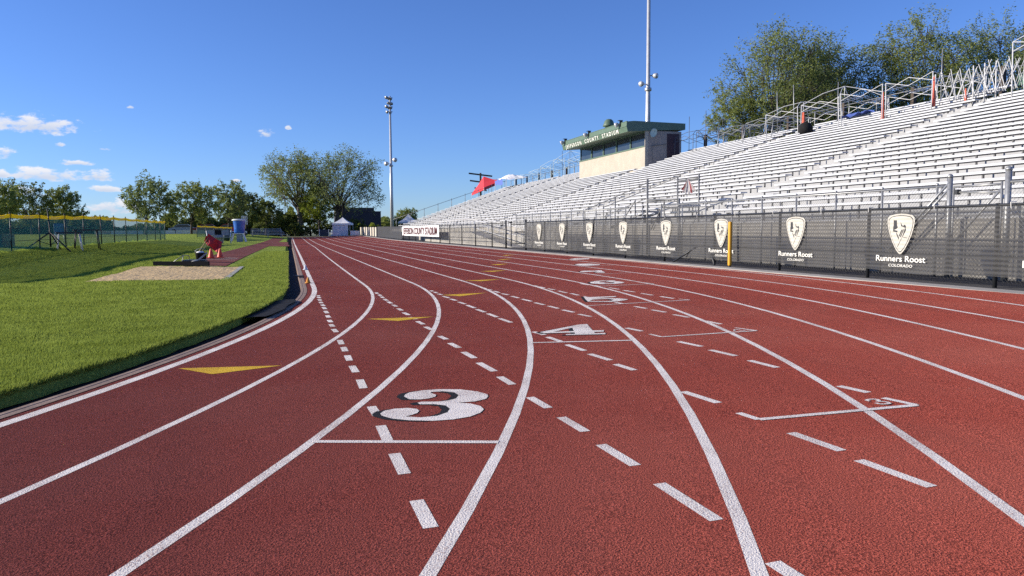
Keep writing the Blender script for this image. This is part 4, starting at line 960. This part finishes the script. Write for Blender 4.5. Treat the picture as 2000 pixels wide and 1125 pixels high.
def plastic_chair(x, y, rot, label, m):
    z = H(x, y); t = thing("plastic_chair", label, "chair", (x, y, z), rot)
    s = MB(); s.box(-.22, .22, -.22, .22, .42, .455); s.build("seat", m, t)
    P = [[(-.22 + .44 * i / 6, .21 + .03 * math.sin(math.pi * i / 6) + .10 * j / 5, .45 + .5 * j / 5 + .03 * math.sin(math.pi * i / 6) * (j == 5)) for i in range(7)] for j in range(6)]
    b = MB(); b.grid(P); bo = b.build("backrest", m, t, True); mo = bo.modifiers.new("s", 'SOLIDIFY'); mo.thickness = .02
    for sx in (-1, 1):
        for sy in (-1, 1): l = MB(); l.tube([(sx * .18, sy * .18, .43), (sx * .23, sy * .23, 0)], .02, 6); l.build("leg", M_PLAST, t, True)
plastic_chair(-10.9, 42.5, .4, "blue plastic chair with white legs behind the net fence", M_BLUED)

def landing_mat():
    x, y = -11.6, 33.2; z = H(x, y); t = thing("landing_mat", "dark blue landing mat with a brown end lying behind the net fence", "landing mat", (x, y, z), .1)
    q = MB(); q.box(-2.2, 1.25, -.8, .9, 0, .46); q.build("mat_body", mat("navy_vinyl", (.018, .05, .085), .6), t); q = MB(); q.box(1.255, 1.33, -.8, .9, 0, .5); q.build("end_panel", mat("brown_vinyl", (.17, .08, .05), .7), t)
landing_mat()
def pit_gear():
    x, y = -3.3, 26.1
    t = thing("drag_mat", "black steel levelling drag lying across the far end of the sand pit", "drag mat", (x, y, H(x, y)))
    q = MB(); q.bar((-.85, .25, .10), (.85, -.4, .10), .10, .14); q.build("drag_bar", M_RUBBER, t)
    q = MB(); q.box(.0, .72, .0, .62, .02, .17); q.box(.03, .69, .03, .59, .17, .20); q.build("tray", M_BLKM, t)
    q = MB(); q.tube([(.2, -.1, .12), (.52, -.22, .2), (.75, .1, .42)], .03, 6); q.tube([(.0, .02, .1), (.05, .1, .36), (.18, .3, .34), (.22, .4, .1)], .012, 6); q.tube([(-.3, .1, .12), (.05, .1, .36)], .012, 6); q.build("handle", M_GALV, t, True)
    x, y = -3.05, 29.3; z = H(x, y); t = thing("bucket", "black bucket standing behind the levelling drag by the pit", "bucket", (x, y, z))
    q = MB(); q.lathe([(.16, 0), (.19, .30), (.20, .31), (.205, .34), (.18, .34), (.15, .1)], (0, 0, 0), 18); q.build("shell", M_RUBBER, t, True)
    q = MB(); q.tube([(.2 * math.cos(a), 0, .33 + .16 * math.sin(a)) for a in [math.pi * i / 10 for i in range(11)]], .008, 5); q.build("handle", M_GALV, t, True)
    r = MB(); r.lathe([(.02, 0), (.15, .02), (.12, .08), (.02, .1)], (0, 0, 0), 10); o = r.build("rag", M_CLOTHW, None, True); o.location = (x - .02, y, z + .30); tag(o, "white rag lying in the top of the black bucket", "rag")
    for (x, y, lab) in ((-3.0, 32.4, "orange traffic cone, left of the pair under the red cloth"), (-2.72, 33.1, "orange traffic cone, right of the pair beside the runway edge")):
        t = thing("traffic_cone", lab, "cone", (x, y, H(x, y) + .012), 0, "orange cones at the runway")
        q = MB(); q.lathe([(.125, .03), (.115, .05), (.036, .37), (.026, .385), (.012, .385)], (0, 0, 0), 20); q.build("cone_body", M_ORANGE, t, True)
        q = MB(); q.box(-.15, .15, -.15, .15, 0, .03); q.build("base", M_ORANGE, t)
    # red cloth thrown over two rakes
    x, y = -3.2, 35.6; z = H(x, y); t = thing("red_flag_cloth", "large crumpled red cloth draped over tilted rake poles above the cones", "cloth", (x, y, z))
    qa, qb, qc, qd = (-.17, .96), (.42, .58), (-.37, .62), (.22, .06)     # apex, right, left, lowest corner
    P = []
    for i in range(19):
        u = i / 18; row = []
        for j in range(15):
            v = j / 14
            lx = (qa[0] * (1 - u) + qb[0] * u) * (1 - v) + (qc[0] * (1 - u) + qd[0] * u) * v; lz = (qa[1] * (1 - u) + qb[1] * u) * (1 - v) + (qc[1] * (1 - u) + qd[1] * u) * v
            fold = .09 * math.sin(u * 10 + v * 1.2) + .03 * math.sin(u * 21 - v * 3 + 1)
            row.append((lx + .02 * math.sin(v * 9 + u * 4), -.12 + fold * (.35 + .65 * v), lz + .02 * math.sin(u * 15 + v) * v + (-.05 * math.sin(math.pi * u)) * (1 - v) ** 2))
        P.append(row)
    q = MB(); q.grid(P); q.build("cloth", M_RED, t, True)
    r = thing("rake", "pair of long wooden rake poles leaning out of the red cloth", "rake", (x, y, z))
    for a, b in (((-.66, -.30, .02), (-.16, -.05, .80)), ((-.54, -.30, .02), (-.04, -.05, .78))): q = MB(); q.tube([a, b], .017, 6); q.build("pole", mat("ash_wood", (.50, .36, .17), .6), r, True)
    q = MB(); q.box(-.8, -.45, -.29, -.24, 0, .05); q.build("rake_head", M_PLAST, r)
pit_gear()
def small_cone(x, y, lab, m, s):
    q = MB(); q.lathe([(.075, 0), (.075, .012), (.055, .014), (.018, .13), (.012, .135)], (0, 0, 0), 14); o = q.build("marker_cone", m, None, True); d = float(dist_in(np.array(x), np.array(y))); o.location = (x, y, A * d + .006); o.scale = (s, s, s); tag(o, lab, "cone", "small cones on the inner white line")
small_cone(.40, 18.3, "small yellow orange marker cone standing on the thick white inner line at the bend", mat("amber_plastic", (.72, .30, .04), .5), 1.0)
small_cone(.47, 24.6, "small white marker cone on the inner white line beyond the orange one", M_PLAST, 1.1)
def drain_bits():
    x, y = .22, 20.6; t = MB(); t.box(-.09, .13, -.05, .05, 0, .035); t.tube([(-.05, -.2, .02), (-.03, .2, .02)], .02, 6); o = t.build("drain_grate", M_BLKM); o.location = (x, y, .02); tag(o, "dark drain grate on the kerb beside the inner line", "grate")
    q = MB(); P = []  # black sheet laid over the kerb to draw its irregular dark shadow
    for i in range(14):
        s = -5.9 + .21 * i; a, b = sd(s, -.62), sd(s, -.24 - .05 * (i in (0, 13)) - .02 * math.sin(i)); P.append([(a[0], a[1], .01), ((a[0] + b[0]) / 2, (a[1] + b[1]) / 2, .03), (b[0], b[1], .034)])
    q.grid(P); o = q.build("kerb_shadow_sheet", M_RUBBER, None, True); tag(o, "black sheet standing in for the dark shadow over the kerb in the bend", "shadow sheet")
    x, y = .06, 52; z = .02; t = MB((x, y, z)); t.box(x - .05, x + .05, y - .05, y + .05, z, z + .75); t.box(x - .12, x + .08, y - .06, y + .06, z + .3, z + .75); tag(t.build("marker_post", M_BLKM), "short dark post beside the inner edge of the far straight", "post")
drain_bits()
def metal_bench():
    x, y = -4.85, 58.6; z = H(x, y); t = thing("metal_bench", "grey metal bench with two back panels facing the runway", "bench", (x, y, z), .1)
    q = MB(); q.box(-.85, .85, -.2, .25, .43, .47); q.build("seat", M_GALV, t)
    for a, b in ((-.78, -.28), (.2, .7)): q = MB(); q.box(a, b, .22, .26, .58, .95); q.build("backrest", M_GREY_PL, t)
    for sx in (-.78, .78):
        q = MB(); q.tube([(sx * 1.03, -.22, 0), (sx, .0, .44), (sx * 1.08, .3, .92)], .026, 6); q.build("leg", M_PLAST, t, True)
        q = MB(); q.tube([(sx, .24, 0), (sx, .24, .7)], .025, 6); q.build("leg", M_PLAST, t, True)
    b = MB(); b.box(-.24, .24, -.14, .14, 0, .32); b.box(-.25, .25, -.15, .15, .32, .36); b.tube([(-.1, 0, .36), (-.1, 0, .42), (.1, 0, .42), (.1, 0, .36)], .015, 5); o = b.build("equipment_case", M_RUBBER); o.location = (x - .1, y + .45, z + .62); tag(o, "black equipment case held up behind the metal bench", "case")
    st = MB((x, y + .45, z)); st.box(x - .45, x + .25, y + .3, y + .65, z, z + .62); tag(st.build("grey_crate", M_GREY_PL), "grey crate supporting the black case behind the bench", "crate")
metal_bench()
def barrel():
    x, y = -4.25, 71; z = H(x, y); t = thing("plastic_stand", "white splayed plastic stand carrying the blue barrel", "stand", (x, y, z))
    q = MB(); q.box(-.52, .52, -.4, .4, .70, .76); q.build("top", M_PLAST, t)
    for sx in (-1, 1):
        for sy in (-1, 1): l = MB(); l.bar((sx * .40, sy * .32, .72), (sx * .62, sy * .42, 0), .11); l.build("leg", M_PLAST, t)
    l = MB(); l.box(-.16, .36, -.30, -.22, 0, .70); l.build("front_panel", M_GREY_PL, t)
    b = thing("blue_barrel", "big blue plastic barrel with white lid standing on the white stand", "barrel", (x + .08, y, z + .76))
    q = MB(); q.lathe([(.40, 0), (.43, .1), (.44, .12), (.46, .6), (.50, .95), (.52, 1.08), (.52, 1.12)], (0, 0, 0), 24); q.build("shell", M_BLUE, b, True)
    q = MB(); q.lathe([(.56, 1.10), (.57, 1.14), (.54, 1.20), (.3, 1.24), (.02, 1.24)], (-.05, 0, 0), 24); q.build("lid", M_PLAST, b, True)
    w = thing("wheeled_bin", "dark green bin standing left of the blue barrel", "bin", (x - 1.0, y - .3, H(x - 1, y - .3)))
    q = MB(); q.lathe([(.26, 0), (.34, .85)], (0, 0, 0), 16); q.build("shell", M_BIN, w, True); q = MB(); q.lathe([(.36, .85), (.36, .9), (.2, .96), (.02, .97)], (0, 0, 0), 16); q.build("lid", M_BIN, w, True)
    for r in (0, 1): q = MB(); q.lathe([(.07, -.03), (.09, 0), (.07, .03)], (-.15 + .3 * r, .3, .09), 12, axis=(1, 0, 0)); q.build("wheel", M_RUBBER, w)
    s = thing("lattice_sign", "small white lattice board on a post behind the blue barrel", "sign", (-5.0, 95, H(-5, 95)))
    q = MB(); q.tube([(0, 0, 0), (0, 0, 1.9)], .04, 6); q.build("post", M_GALVD, s)
    q = MB()
    for i in range(5): q.box(-.33 + .15 * i, -.25 + .15 * i, -.02, .02, 1.55, 2.55)
    q.box(-.33, .35, -.05, -.021, 2.48, 2.55); q.box(-.33, .35, -.05, -.021, 1.9, 1.96); q.build("board", M_PLAST, s)
barrel()
def small_bleacher():
    x, y = -2.6, 113; z = H(x, y); t = thing("small_bleacher", "small white five-row bleacher beyond the far end of the runway", "bleacher", (x, y, z))
    for i in range(5): q = MB(); q.box(-2.6, 2.2 - .18 * (4 - i) * -1 - .7, -.2 + .55 * i, .1 + .55 * i, .40 + .2 * i - .05, .40 + .2 * i); q.build("bench", M_BENCH, t)
    for sx in (-2.4, -.3, 1.5): q = MB(); q.add([(sx, -.2, 0), (sx, 2.3, 0), (sx, 2.3, 1.1), (sx, -.1, .32), (sx + .08, -.2, 0), (sx + .08, 2.3, 0), (sx + .08, 2.3, 1.1), (sx + .08, -.1, .32)], [(0, 1, 2, 3), (4, 7, 6, 5), (0, 3, 7, 4), (3, 2, 6, 7), (1, 5, 6, 2)]); q.build("side_frame", M_GREY_PL, t)
    c = thing("utility_cart", "small red and white utility cart parked beside the small bleacher", "cart", (-6.2, 104, H(-6.2, 104)))
    q = MB(); q.box(-1.0, 1.0, -.5, .5, .35, .62); q.build("body", M_PLAST, c); q = MB(); q.box(-.9, .1, -.45, .45, .62, 1.1); q.build("load", M_RED, c); q = MB(); q.box(.3, 1.3, -.4, .4, .62, .95); q.build("seat_box", M_RUBBER, c)
    for sx in (-.7, .7):
        for sy in (-.5, .5): q = MB(); q.lathe([(.2, -.08), (.26, -.06), (.26, .06), (.2, .08)], (sx, sy, .26), 14, axis=(0, 1, 0)); q.build("wheel", M_RUBBER, c)
small_bleacher()
def tent(x, y, w, label, walls=True, leg=1.95, pk=2.9):
    z = H(x, y); t = thing("pop_up_tent", label, "tent", (x, y, z), -.25, "white pop-up tents")
    h = w / 2; q = MB(); n = 8; P = []
    for j in range(n + 1):
        r = h * (1 - j / n) + .01; zz = leg + (pk - leg) * ((j / n) ** 1.5 * .85 + .15 * j / n)
        ring = []
        for k in range(16):
            s = k // 4; u = (k % 4) / 4
            c = [(-1, -1), (1, -1), (1, 1), (-1, 1)]; a, b = c[s], c[(s + 1) % 4]
            ring.append((r * (a[0] + (b[0] - a[0]) * u), r * (a[1] + (b[1] - a[1]) * u), zz + .05 * (abs(u - .5) * 2) * (1 - j / n)))
        P.append(ring + [ring[0]])
    P.insert(0, [(a * 1.01, b * 1.01, c - .28) for a, b, c in P[0]]); q.grid(P); q.build("roof", M_CLOTHW, t)
    for sx in (-1, 1):
        for sy in (-1, 1): l = MB(); l.tube([(sx * h * .96, sy * h * .96, 0), (sx * h * .96, sy * h * .96, leg)], .03, 6); l.build("leg", M_WTUBE, t)
    if walls:
        q = MB(); q.grid([[(-h * .95 + h * 1.7 * i / 10, -h * .95 + .02 * math.sin(i * 2), z_) for z_ in (.05, 1, leg - .1)] for i in range(11)]); q.build("front_wall", M_CLOTHW, t)
        q = MB(); q.grid([[(-h * .95, -h * .95 + h * 1.9 * i / 8, z_) for z_ in (.05, 1, leg - .1)] for i in range(9)]); q.build("side_wall", M_CLOTHW, t)
tent(8.1, 121, 2.75, "white walled pop-up tent at the end of the track under the big trees")
tent(20.5, 135, 3.3, "white open pop-up tent peeking over the fence near the far light pole", False, 2.2, 3.6)
def far_bits():
    x, y = 5.7, 122; z = H(x, y); t = thing("dark_board", "dark square board with white edges left of the white tent", "board", (x - .35, y, z)); q = MB(); q.box(-.75, .6, -.04, .04, .1, 1.05); q.build("panel", mat("navy_board", (.02, .03, .06), .5), t)
    for sx in (-.83, .6): q = MB(); q.box(sx, sx + .09, -.06, .06, 0, 1.12); q.build("frame_post", M_PLAST, t)
    for i, (dx, lab) in enumerate(((.75, "white drum, left of the pair beside the white tent"), (1.1, "white drum, right of the pair against the tent wall"))):
        q = MB(); q.lathe([(.2, 0), (.22, .1), (.22, .75), (.19, .8), (.02, .8)], (0, 0, 0), 14); o = q.build("drum", M_PLAST, None, True); o.location = (x + dx, y - 1, H(x + dx, y)); tag(o, lab, "drum", "drums beside the tent")
    t = thing("draped_table", "table under a white cloth right of the white tent", "table", (9.75, 119, H(9.75, 119))); q = MB(); P = [[(-.7 + .14 * i, -.35 + .03 * math.sin(i * 2.2), z_) for z_ in (.08, .4, .78)] + [(-.7 + .14 * i, .35, .78)] for i in range(11)]; q.grid(P); q.box(-.7, .7, -.34, .35, .74, .775); q.build("cloth", M_CLOTHW, t)
    for sx in (-.6, .6): q = MB(); q.tube([(sx, .2, 0), (sx, .2, .75)], .02, 6); q.build("leg", M_GALVD, t)
    t = thing("advert_board", "long low pale advertising board wall across the far infield", "board", (-17, 118, H(-17, 118)))
    for i in range(9):
        q = MB(); q.box(-9 + 2.1 * i, -7 + 2.1 * i, -.05, .05, .0, .5); q.build("panel", M_PLAST if i % 3 else M_BEIGE, t)
    b = thing("brick_building", "dark brown windowless building with a stepped roof behind the trees", "building", (15, 152, .4)); q = MB(); q.box(-6, 2.6, 0, 9, 0, 4.6); q.build("lower_block", M_BRICK, b); q = MB(); q.box(-6, 1.4, 1, 8, 4.6, 5.35); q.build("upper_block", mat("dark_parapet", (.07, .06, .06), .8), b); q = MB(); q.box(-6.05, 2.66, -.06, 9.05, 4.5, 4.62); q.build("parapet_trim", mat("dark_parapet", (.07, .06, .06), .8), b)
    s = thing("scoreboard_pole", "dark street lamp far off behind the small bleacher", "street lamp", (-.5, 135, .5)); q = MB(); q.tube([(0, 0, 0), (0, 0, 6.2)], [.09, .05], 8); q.build("pole", M_WOOD, s); q = MB(); q.box(-.5, .1, -.1, .1, 6.15, 6.3); q.build("lamp", M_GALVD, s)
    for i, (x, col, lab) in enumerate(((-12.2, (.30, .02, .02), "red car parked far off beyond the advertising boards"), (-15.6, (.5, .5, .52), "silver car parked far off left of the red car"), (-9.0, (.45, .03, .03), "dark red car parked far off, nearest the small bleacher"))):
        c = thing("parked_car", lab, "car", (x, 127, H(x, 125)), .05, "cars parked beyond the infield"); mm = mat("car_paint_%d" % i, col, .3)
        q = MB(); prof = [(-2.1, .35), (-2.1, .8), (-1.4, .92), (-.8, 1.42), (.7, 1.45), (1.4, .98), (2.1, .85), (2.15, .35)]; n = len(prof)
        q.add([(a, -.85, b_) for a, b_ in prof] + [(a, .85, b_) for a, b_ in prof], [(k, (k + 1) % n, n + (k + 1) % n, n + k) for k in range(n)] + [tuple(range(n - 1, -1, -1)), tuple(range(n, 2 * n))]); q.build("body", mm, c)
        q = MB(); q.add([(-1.25, -.86, .95), (1.2, -.86, .98), (.65, -.86, 1.36), (-.75, -.86, 1.34)], [(0, 1, 2, 3)]); q.build("window", M_GLASS, c)
        for sx in (-1.3, 1.35): q = MB(); q.lathe([(.2, -.1), (.33, -.08), (.33, .08), (.2, .1)], (sx, -.8, .33), 14, axis=(0, 1, 0)); q.build("wheel", M_RUBBER, c)
far_bits()

# ------------------------------------------------------------------ trees
def tree_meshes(seed, h, r, cb, lean=(0, 0), nlobe=14, twigs=16, lpt=26, leaf=.3, tr=.3, squash=1.0, sky_gap=.9, drift=0):
    rg = np.random.default_rng(seed); rnd = random.Random(seed)
    mb = MB(); cz = (cb + h) / 2; rz = (h - cb) / 2
    th = cb + (h - cb) * .25
    top = Vector((lean[0] * .5, lean[1] * .5, th))
    mb.tube([(0, 0, -.2), (lean[0] * .12, lean[1] * .12, th * .4), (lean[0] * .3, lean[1] * .3, th * .75), top], [tr * 1.25, tr, tr * .85, tr * .62], 9)
    cen = []; dirs = []
    for i in range(nlobe):   # lobes spread over the crown surface, some inside
        u = (i + .5) / nlobe; ph = i * 2.399 + rnd.uniform(-.3, .3); zz = 1 - 1.75 * u; rr = math.sqrt(max(0, 1 - zz * zz)); k = rnd.uniform(.55, .86)
        cen.append(Vector((lean[0] + rr * math.cos(ph) * r * k, lean[1] + rr * math.sin(ph) * r * k * squash, cz + zz * rz * k)))
    base = []; dirv = []; 
    for c in cen:
        s0 = Vector((0, 0, 0)).lerp(top, rnd.uniform(.55, 1.0)); s0.z = max(s0.z, th * .55)
        mid = s0.lerp(c, .5) + Vector((rnd.uniform(-.3, .3), rnd.uniform(-.3, .3), rnd.uniform(0, .25) * r * .3))
        mb.tube([s0, s0.lerp(mid, .5), mid, c], [tr * .36, tr * .27, tr * .17, tr * .07], 6)
        lr = r * rnd.uniform(.30, .46)
        for j in range(twigs):
            d = Vector((rnd.gauss(0, 1), rnd.gauss(0, 1), rnd.gauss(.15, .8))).normalized(); e = c + d * lr * rnd.uniform(.6, 1.15); e.x += drift * rnd.uniform(.3, 1)
            st = mid.lerp(c, rnd.uniform(.4, 1)); 
            if j % 2 == 0: mb.tube([st, st.lerp(e, .5) + Vector((0, 0, .05 * lr)), e], [tr * .09, tr * .06, tr * .025], 4, caps=False)
            base.append(st.lerp(e, .45)); dirv.append(e - st.lerp(e, .45))
    B = np.array([tuple(b) for b in base]); D = np.array([tuple(d) for d in dirv]); n = len(B) * lpt
    idx = np.repeat(np.arange(len(B)), lpt); t = .25 + .75 * rg.random(n) ** .65
    P = B[idx] + D[idx] * t[:, None] * 1.12 + rg.normal(0, r * .045, (n, 3)) * sky_gap
    a = rg.normal(0, 1, (n, 3)); a[:, 2] *= .6; a /= np.linalg.norm(a, axis=1)[:, None]; b = np.cross(a, rg.normal(0, 1, (n, 3))); b /= np.linalg.norm(b, axis=1)[:, None]
    L = (leaf * rg.uniform(.6, 1.3, n))[:, None]; W = L * .42
    V = np.stack([P - a * L * .5, P + b * W * .5, P + a * L * .5, P - b * W * .5], 1).reshape(-1, 3)
    return mb, V, np.arange(4 * n).reshape(n, 4)
def make_tree(name, label, loc, lm, rot=0, group=None, bark=M_BARK, **k):
    t = thing(name, label, "tree", loc, rot, group)
    mb, V, F = tree_meshes(**k); mb.build("trunk", bark, t, True); np_mesh("crown", V, F, lm, t); return t
GB = "big trees at the end of the track"; GR = "trees behind the grandstand"; GL = "trees beyond the left infield"
make_tree("broadleaf_tree", "big leaning spreading tree with a forked pale trunk at the track end", (1.95, 134, .4), M_LEAF, 0, GB, bark=M_BARKP, seed=11, h=14.6, r=6.0, cb=3.4, lean=(-.7, 0), nlobe=30, twigs=24, lpt=18, leaf=.32, tr=.42)
make_tree("broadleaf_tree", "tall wide blue-green tree above the white tent", (7.4, 128, .4), M_LEAF_B, .4, GB, seed=12, h=14.6, r=6.6, cb=2.4, lean=(1.6, 0), nlobe=30, twigs=24, lpt=17, leaf=.31, tr=.34)
make_tree("young_tree", "bright green young tree between the two big trees", (4.9, 131, .4), M_LEAF_Y, 0, GB, seed=13, h=9.4, r=3.1, cb=.8, nlobe=18, twigs=18, lpt=26, leaf=.32, tr=.14)
make_tree("young_tree", "bright green low tree at the foot of the big leaning tree", (3.6, 137, .4), M_LEAF_Y, 1, GB, seed=14, h=6.4, r=2.7, cb=.5, nlobe=14, twigs=16, lpt=24, leaf=.32, tr=.12)
for i, (x, y, hh, r, lab) in enumerate(((1.0, 131, 2.0, 1.6, "dark rounded bush left of the big leaning trunk"), (3.6, 132, 1.7, 1.5, "dark rounded bush right of the big leaning trunk"), (6.1, 133, 2.4, 1.7, "dark bush behind the dark board"), (11.2, 134, 2.8, 2.0, "dark bush right behind the white tent"), (-1.2, 138, 3.2, 2.4, "tall dark bush at the right end of the small bleacher"))):
    make_tree("bush", lab, (x, y, .4), M_LEAF_D, i, "dark bushes at the end of the track", seed=70 + i, h=hh, r=r, cb=.1, nlobe=12, twigs=12, lpt=20, leaf=.26, tr=.08)
for i, (x, y, z, hh, r, lean, lm, lab) in enumerate(((36.6, 52.5, .2, 18.0, 4.4, (.8, 0), M_LEAF, "largest tree behind the stand, left of the group with a ragged left side"), (43.2, 54, .2, 17.6, 4.0, (.3, 0), M_LEAF_B, "tree behind the stand standing second from the left of the group"),
        (49.2, 50, .2, 18.2, 4.3, (.4, 0), M_LEAF, "broad tree behind the folded canopy frames at the top right"), (56.5, 49, .2, 18.2, 4.6, (0, 0), M_LEAF_B, "tree behind the stand cut by the right edge of the photo"), (46.6, 60, .2, 16.4, 3.6, (0, 0), M_LEAF_B, "smaller tree half hidden between the trees behind the stand"))):
    make_tree("broadleaf_tree", lab, (x, y, z), lm, i, GR, seed=30 + i, h=hh, r=r * 1.04, cb=6.0 if i else 5.0, lean=lean, nlobe=32, twigs=24, lpt=28 if i < 2 else 42, leaf=.19, tr=.27, drift=.45)
make_tree("broadleaf_tree", "low side tree leaning out left behind the white low peaked frame", (35.0, 53.5, .2), M_LEAF, 0, GR, seed=41, h=12.6, r=2.9, cb=6.4, lean=(-.3, 0), nlobe=16, twigs=20, lpt=40, leaf=.18, tr=.17, drift=.3)
for i, (x, y, hh, r, lab) in enumerate(((-35.3, 110, 7.6, 3.0, "tree cut by the left edge of the photo"), (-35.6, 125, 7.9, 3.6, "wide dark tree behind the net fence, second from the left edge"), (-31.7, 128, 8.0, 2.8, "narrow tree beside the gap of sky, third from the left edge"),
        (-18.0, 109, 7.9, 3.3, "dense round topped tree right of the sky gap"), (-12.9, 113, 7.6, 3.3, "open forked tree above the distant cars"), (-8.4, 117, 7.9, 2.9, "tree above the blue barrel with a tall crown"), (-6.2, 122, 6.9, 2.4, "small dark tree just right of the one above the blue barrel"),
        (-3.6, 130, 6.0, 2.6, "dark tree behind the small bleacher"), (23.6, 158, 5.2, 2.8, "low round tree beside the far light pole"))):
    make_tree("broadleaf_tree", lab, (x, y, .5), M_LEAF_D if i in (1, 6, 7) else (M_LEAF_B if i % 2 else M_LEAF), i * 1.3, GL, seed=50 + i, h=hh, r=r, cb=1.3 if i < 6 else .5, nlobe=17, twigs=18, lpt=20, leaf=.34, tr=.15, lean=((.3, -.9, .8, -.8, 1.0, .6, .2, -.4, 0)[i], 0))
def woods():
    rg = np.random.default_rng(77); n = 60000
    x = rg.uniform(-95, 2.5, n); y = rg.uniform(134, 146, n)
    top = 2.4 + .9 * np.sin(x * .55) * np.sin(x * .21 + 1) + .8 * np.sin(x * 1.3 + 2) + .6 * np.sin(x * 2.9) + np.where((x > -31) & (x < -20), -.6, .5) + np.where(x > -10, 1.0, 0)
    z = .3 + (np.maximum(top, .8)) * rg.random(n) ** .7
    P = np.stack([x, y, z], 1); a = rg.normal(0, 1, (n, 3)); a /= np.linalg.norm(a, axis=1)[:, None]; b = np.cross(a, rg.normal(0, 1, (n, 3))); b /= np.linalg.norm(b, axis=1)[:, None]
    L = rg.uniform(.35, .8, n)[:, None]
    V = np.stack([P - a * L * .5, P + b * L * .28, P + a * L * .5, P - b * L * .28], 1).reshape(-1, 3)
    o = np_mesh("wooded_background", V, np.arange(4 * n).reshape(n, 4), M_LEAF_D); tag(o, "far dark wooded strip along the horizon behind the infield", "wood", kind="stuff")
    n = 14000; x = rg.uniform(8.5, 17.5, n); y = rg.uniform(147, 150, n); z = .3 + (1.9 + .3 * np.sin(x * 2.5) + .25 * np.sin(x * 5)) * rg.random(n) ** .7
    P = np.stack([x, y, z], 1); a = rg.normal(0, 1, (n, 3)); a /= np.linalg.norm(a, axis=1)[:, None]; b = np.cross(a, rg.normal(0, 1, (n, 3))); b /= np.linalg.norm(b, axis=1)[:, None]; L = rg.uniform(.2, .4, n)[:, None]
    V = np.stack([P - a * L * .5, P + b * L * .28, P + a * L * .5, P - b * L * .28], 1).reshape(-1, 3)
    o = np_mesh("hedge", V, np.arange(4 * n).reshape(n, 4), M_LEAF_Y); tag(o, "green clipped hedge in front of the dark brown building", "hedge")
    n = 26000; x = rg.uniform(16, 70, n); y = rg.uniform(165, 180, n); z = .3 + (2.6 + .9 * np.sin(x * .4) + .5 * np.sin(x * 1.3)) * rg.random(n) ** .7
    P = np.stack([x, y, z], 1); a = rg.normal(0, 1, (n, 3)); a /= np.linalg.norm(a, axis=1)[:, None]; b = np.cross(a, rg.normal(0, 1, (n, 3))); b /= np.linalg.norm(b, axis=1)[:, None]; L = rg.uniform(.4, .8, n)[:, None]
    V = np.stack([P - a * L * .5, P + b * L * .28, P + a * L * .5, P - b * L * .28], 1).reshape(-1, 3)
    o = np_mesh("far_wood", V, np.arange(4 * n).reshape(n, 4), M_LEAF); tag(o, "far low wooded strip beyond the light pole", "wood", kind="stuff")
woods()
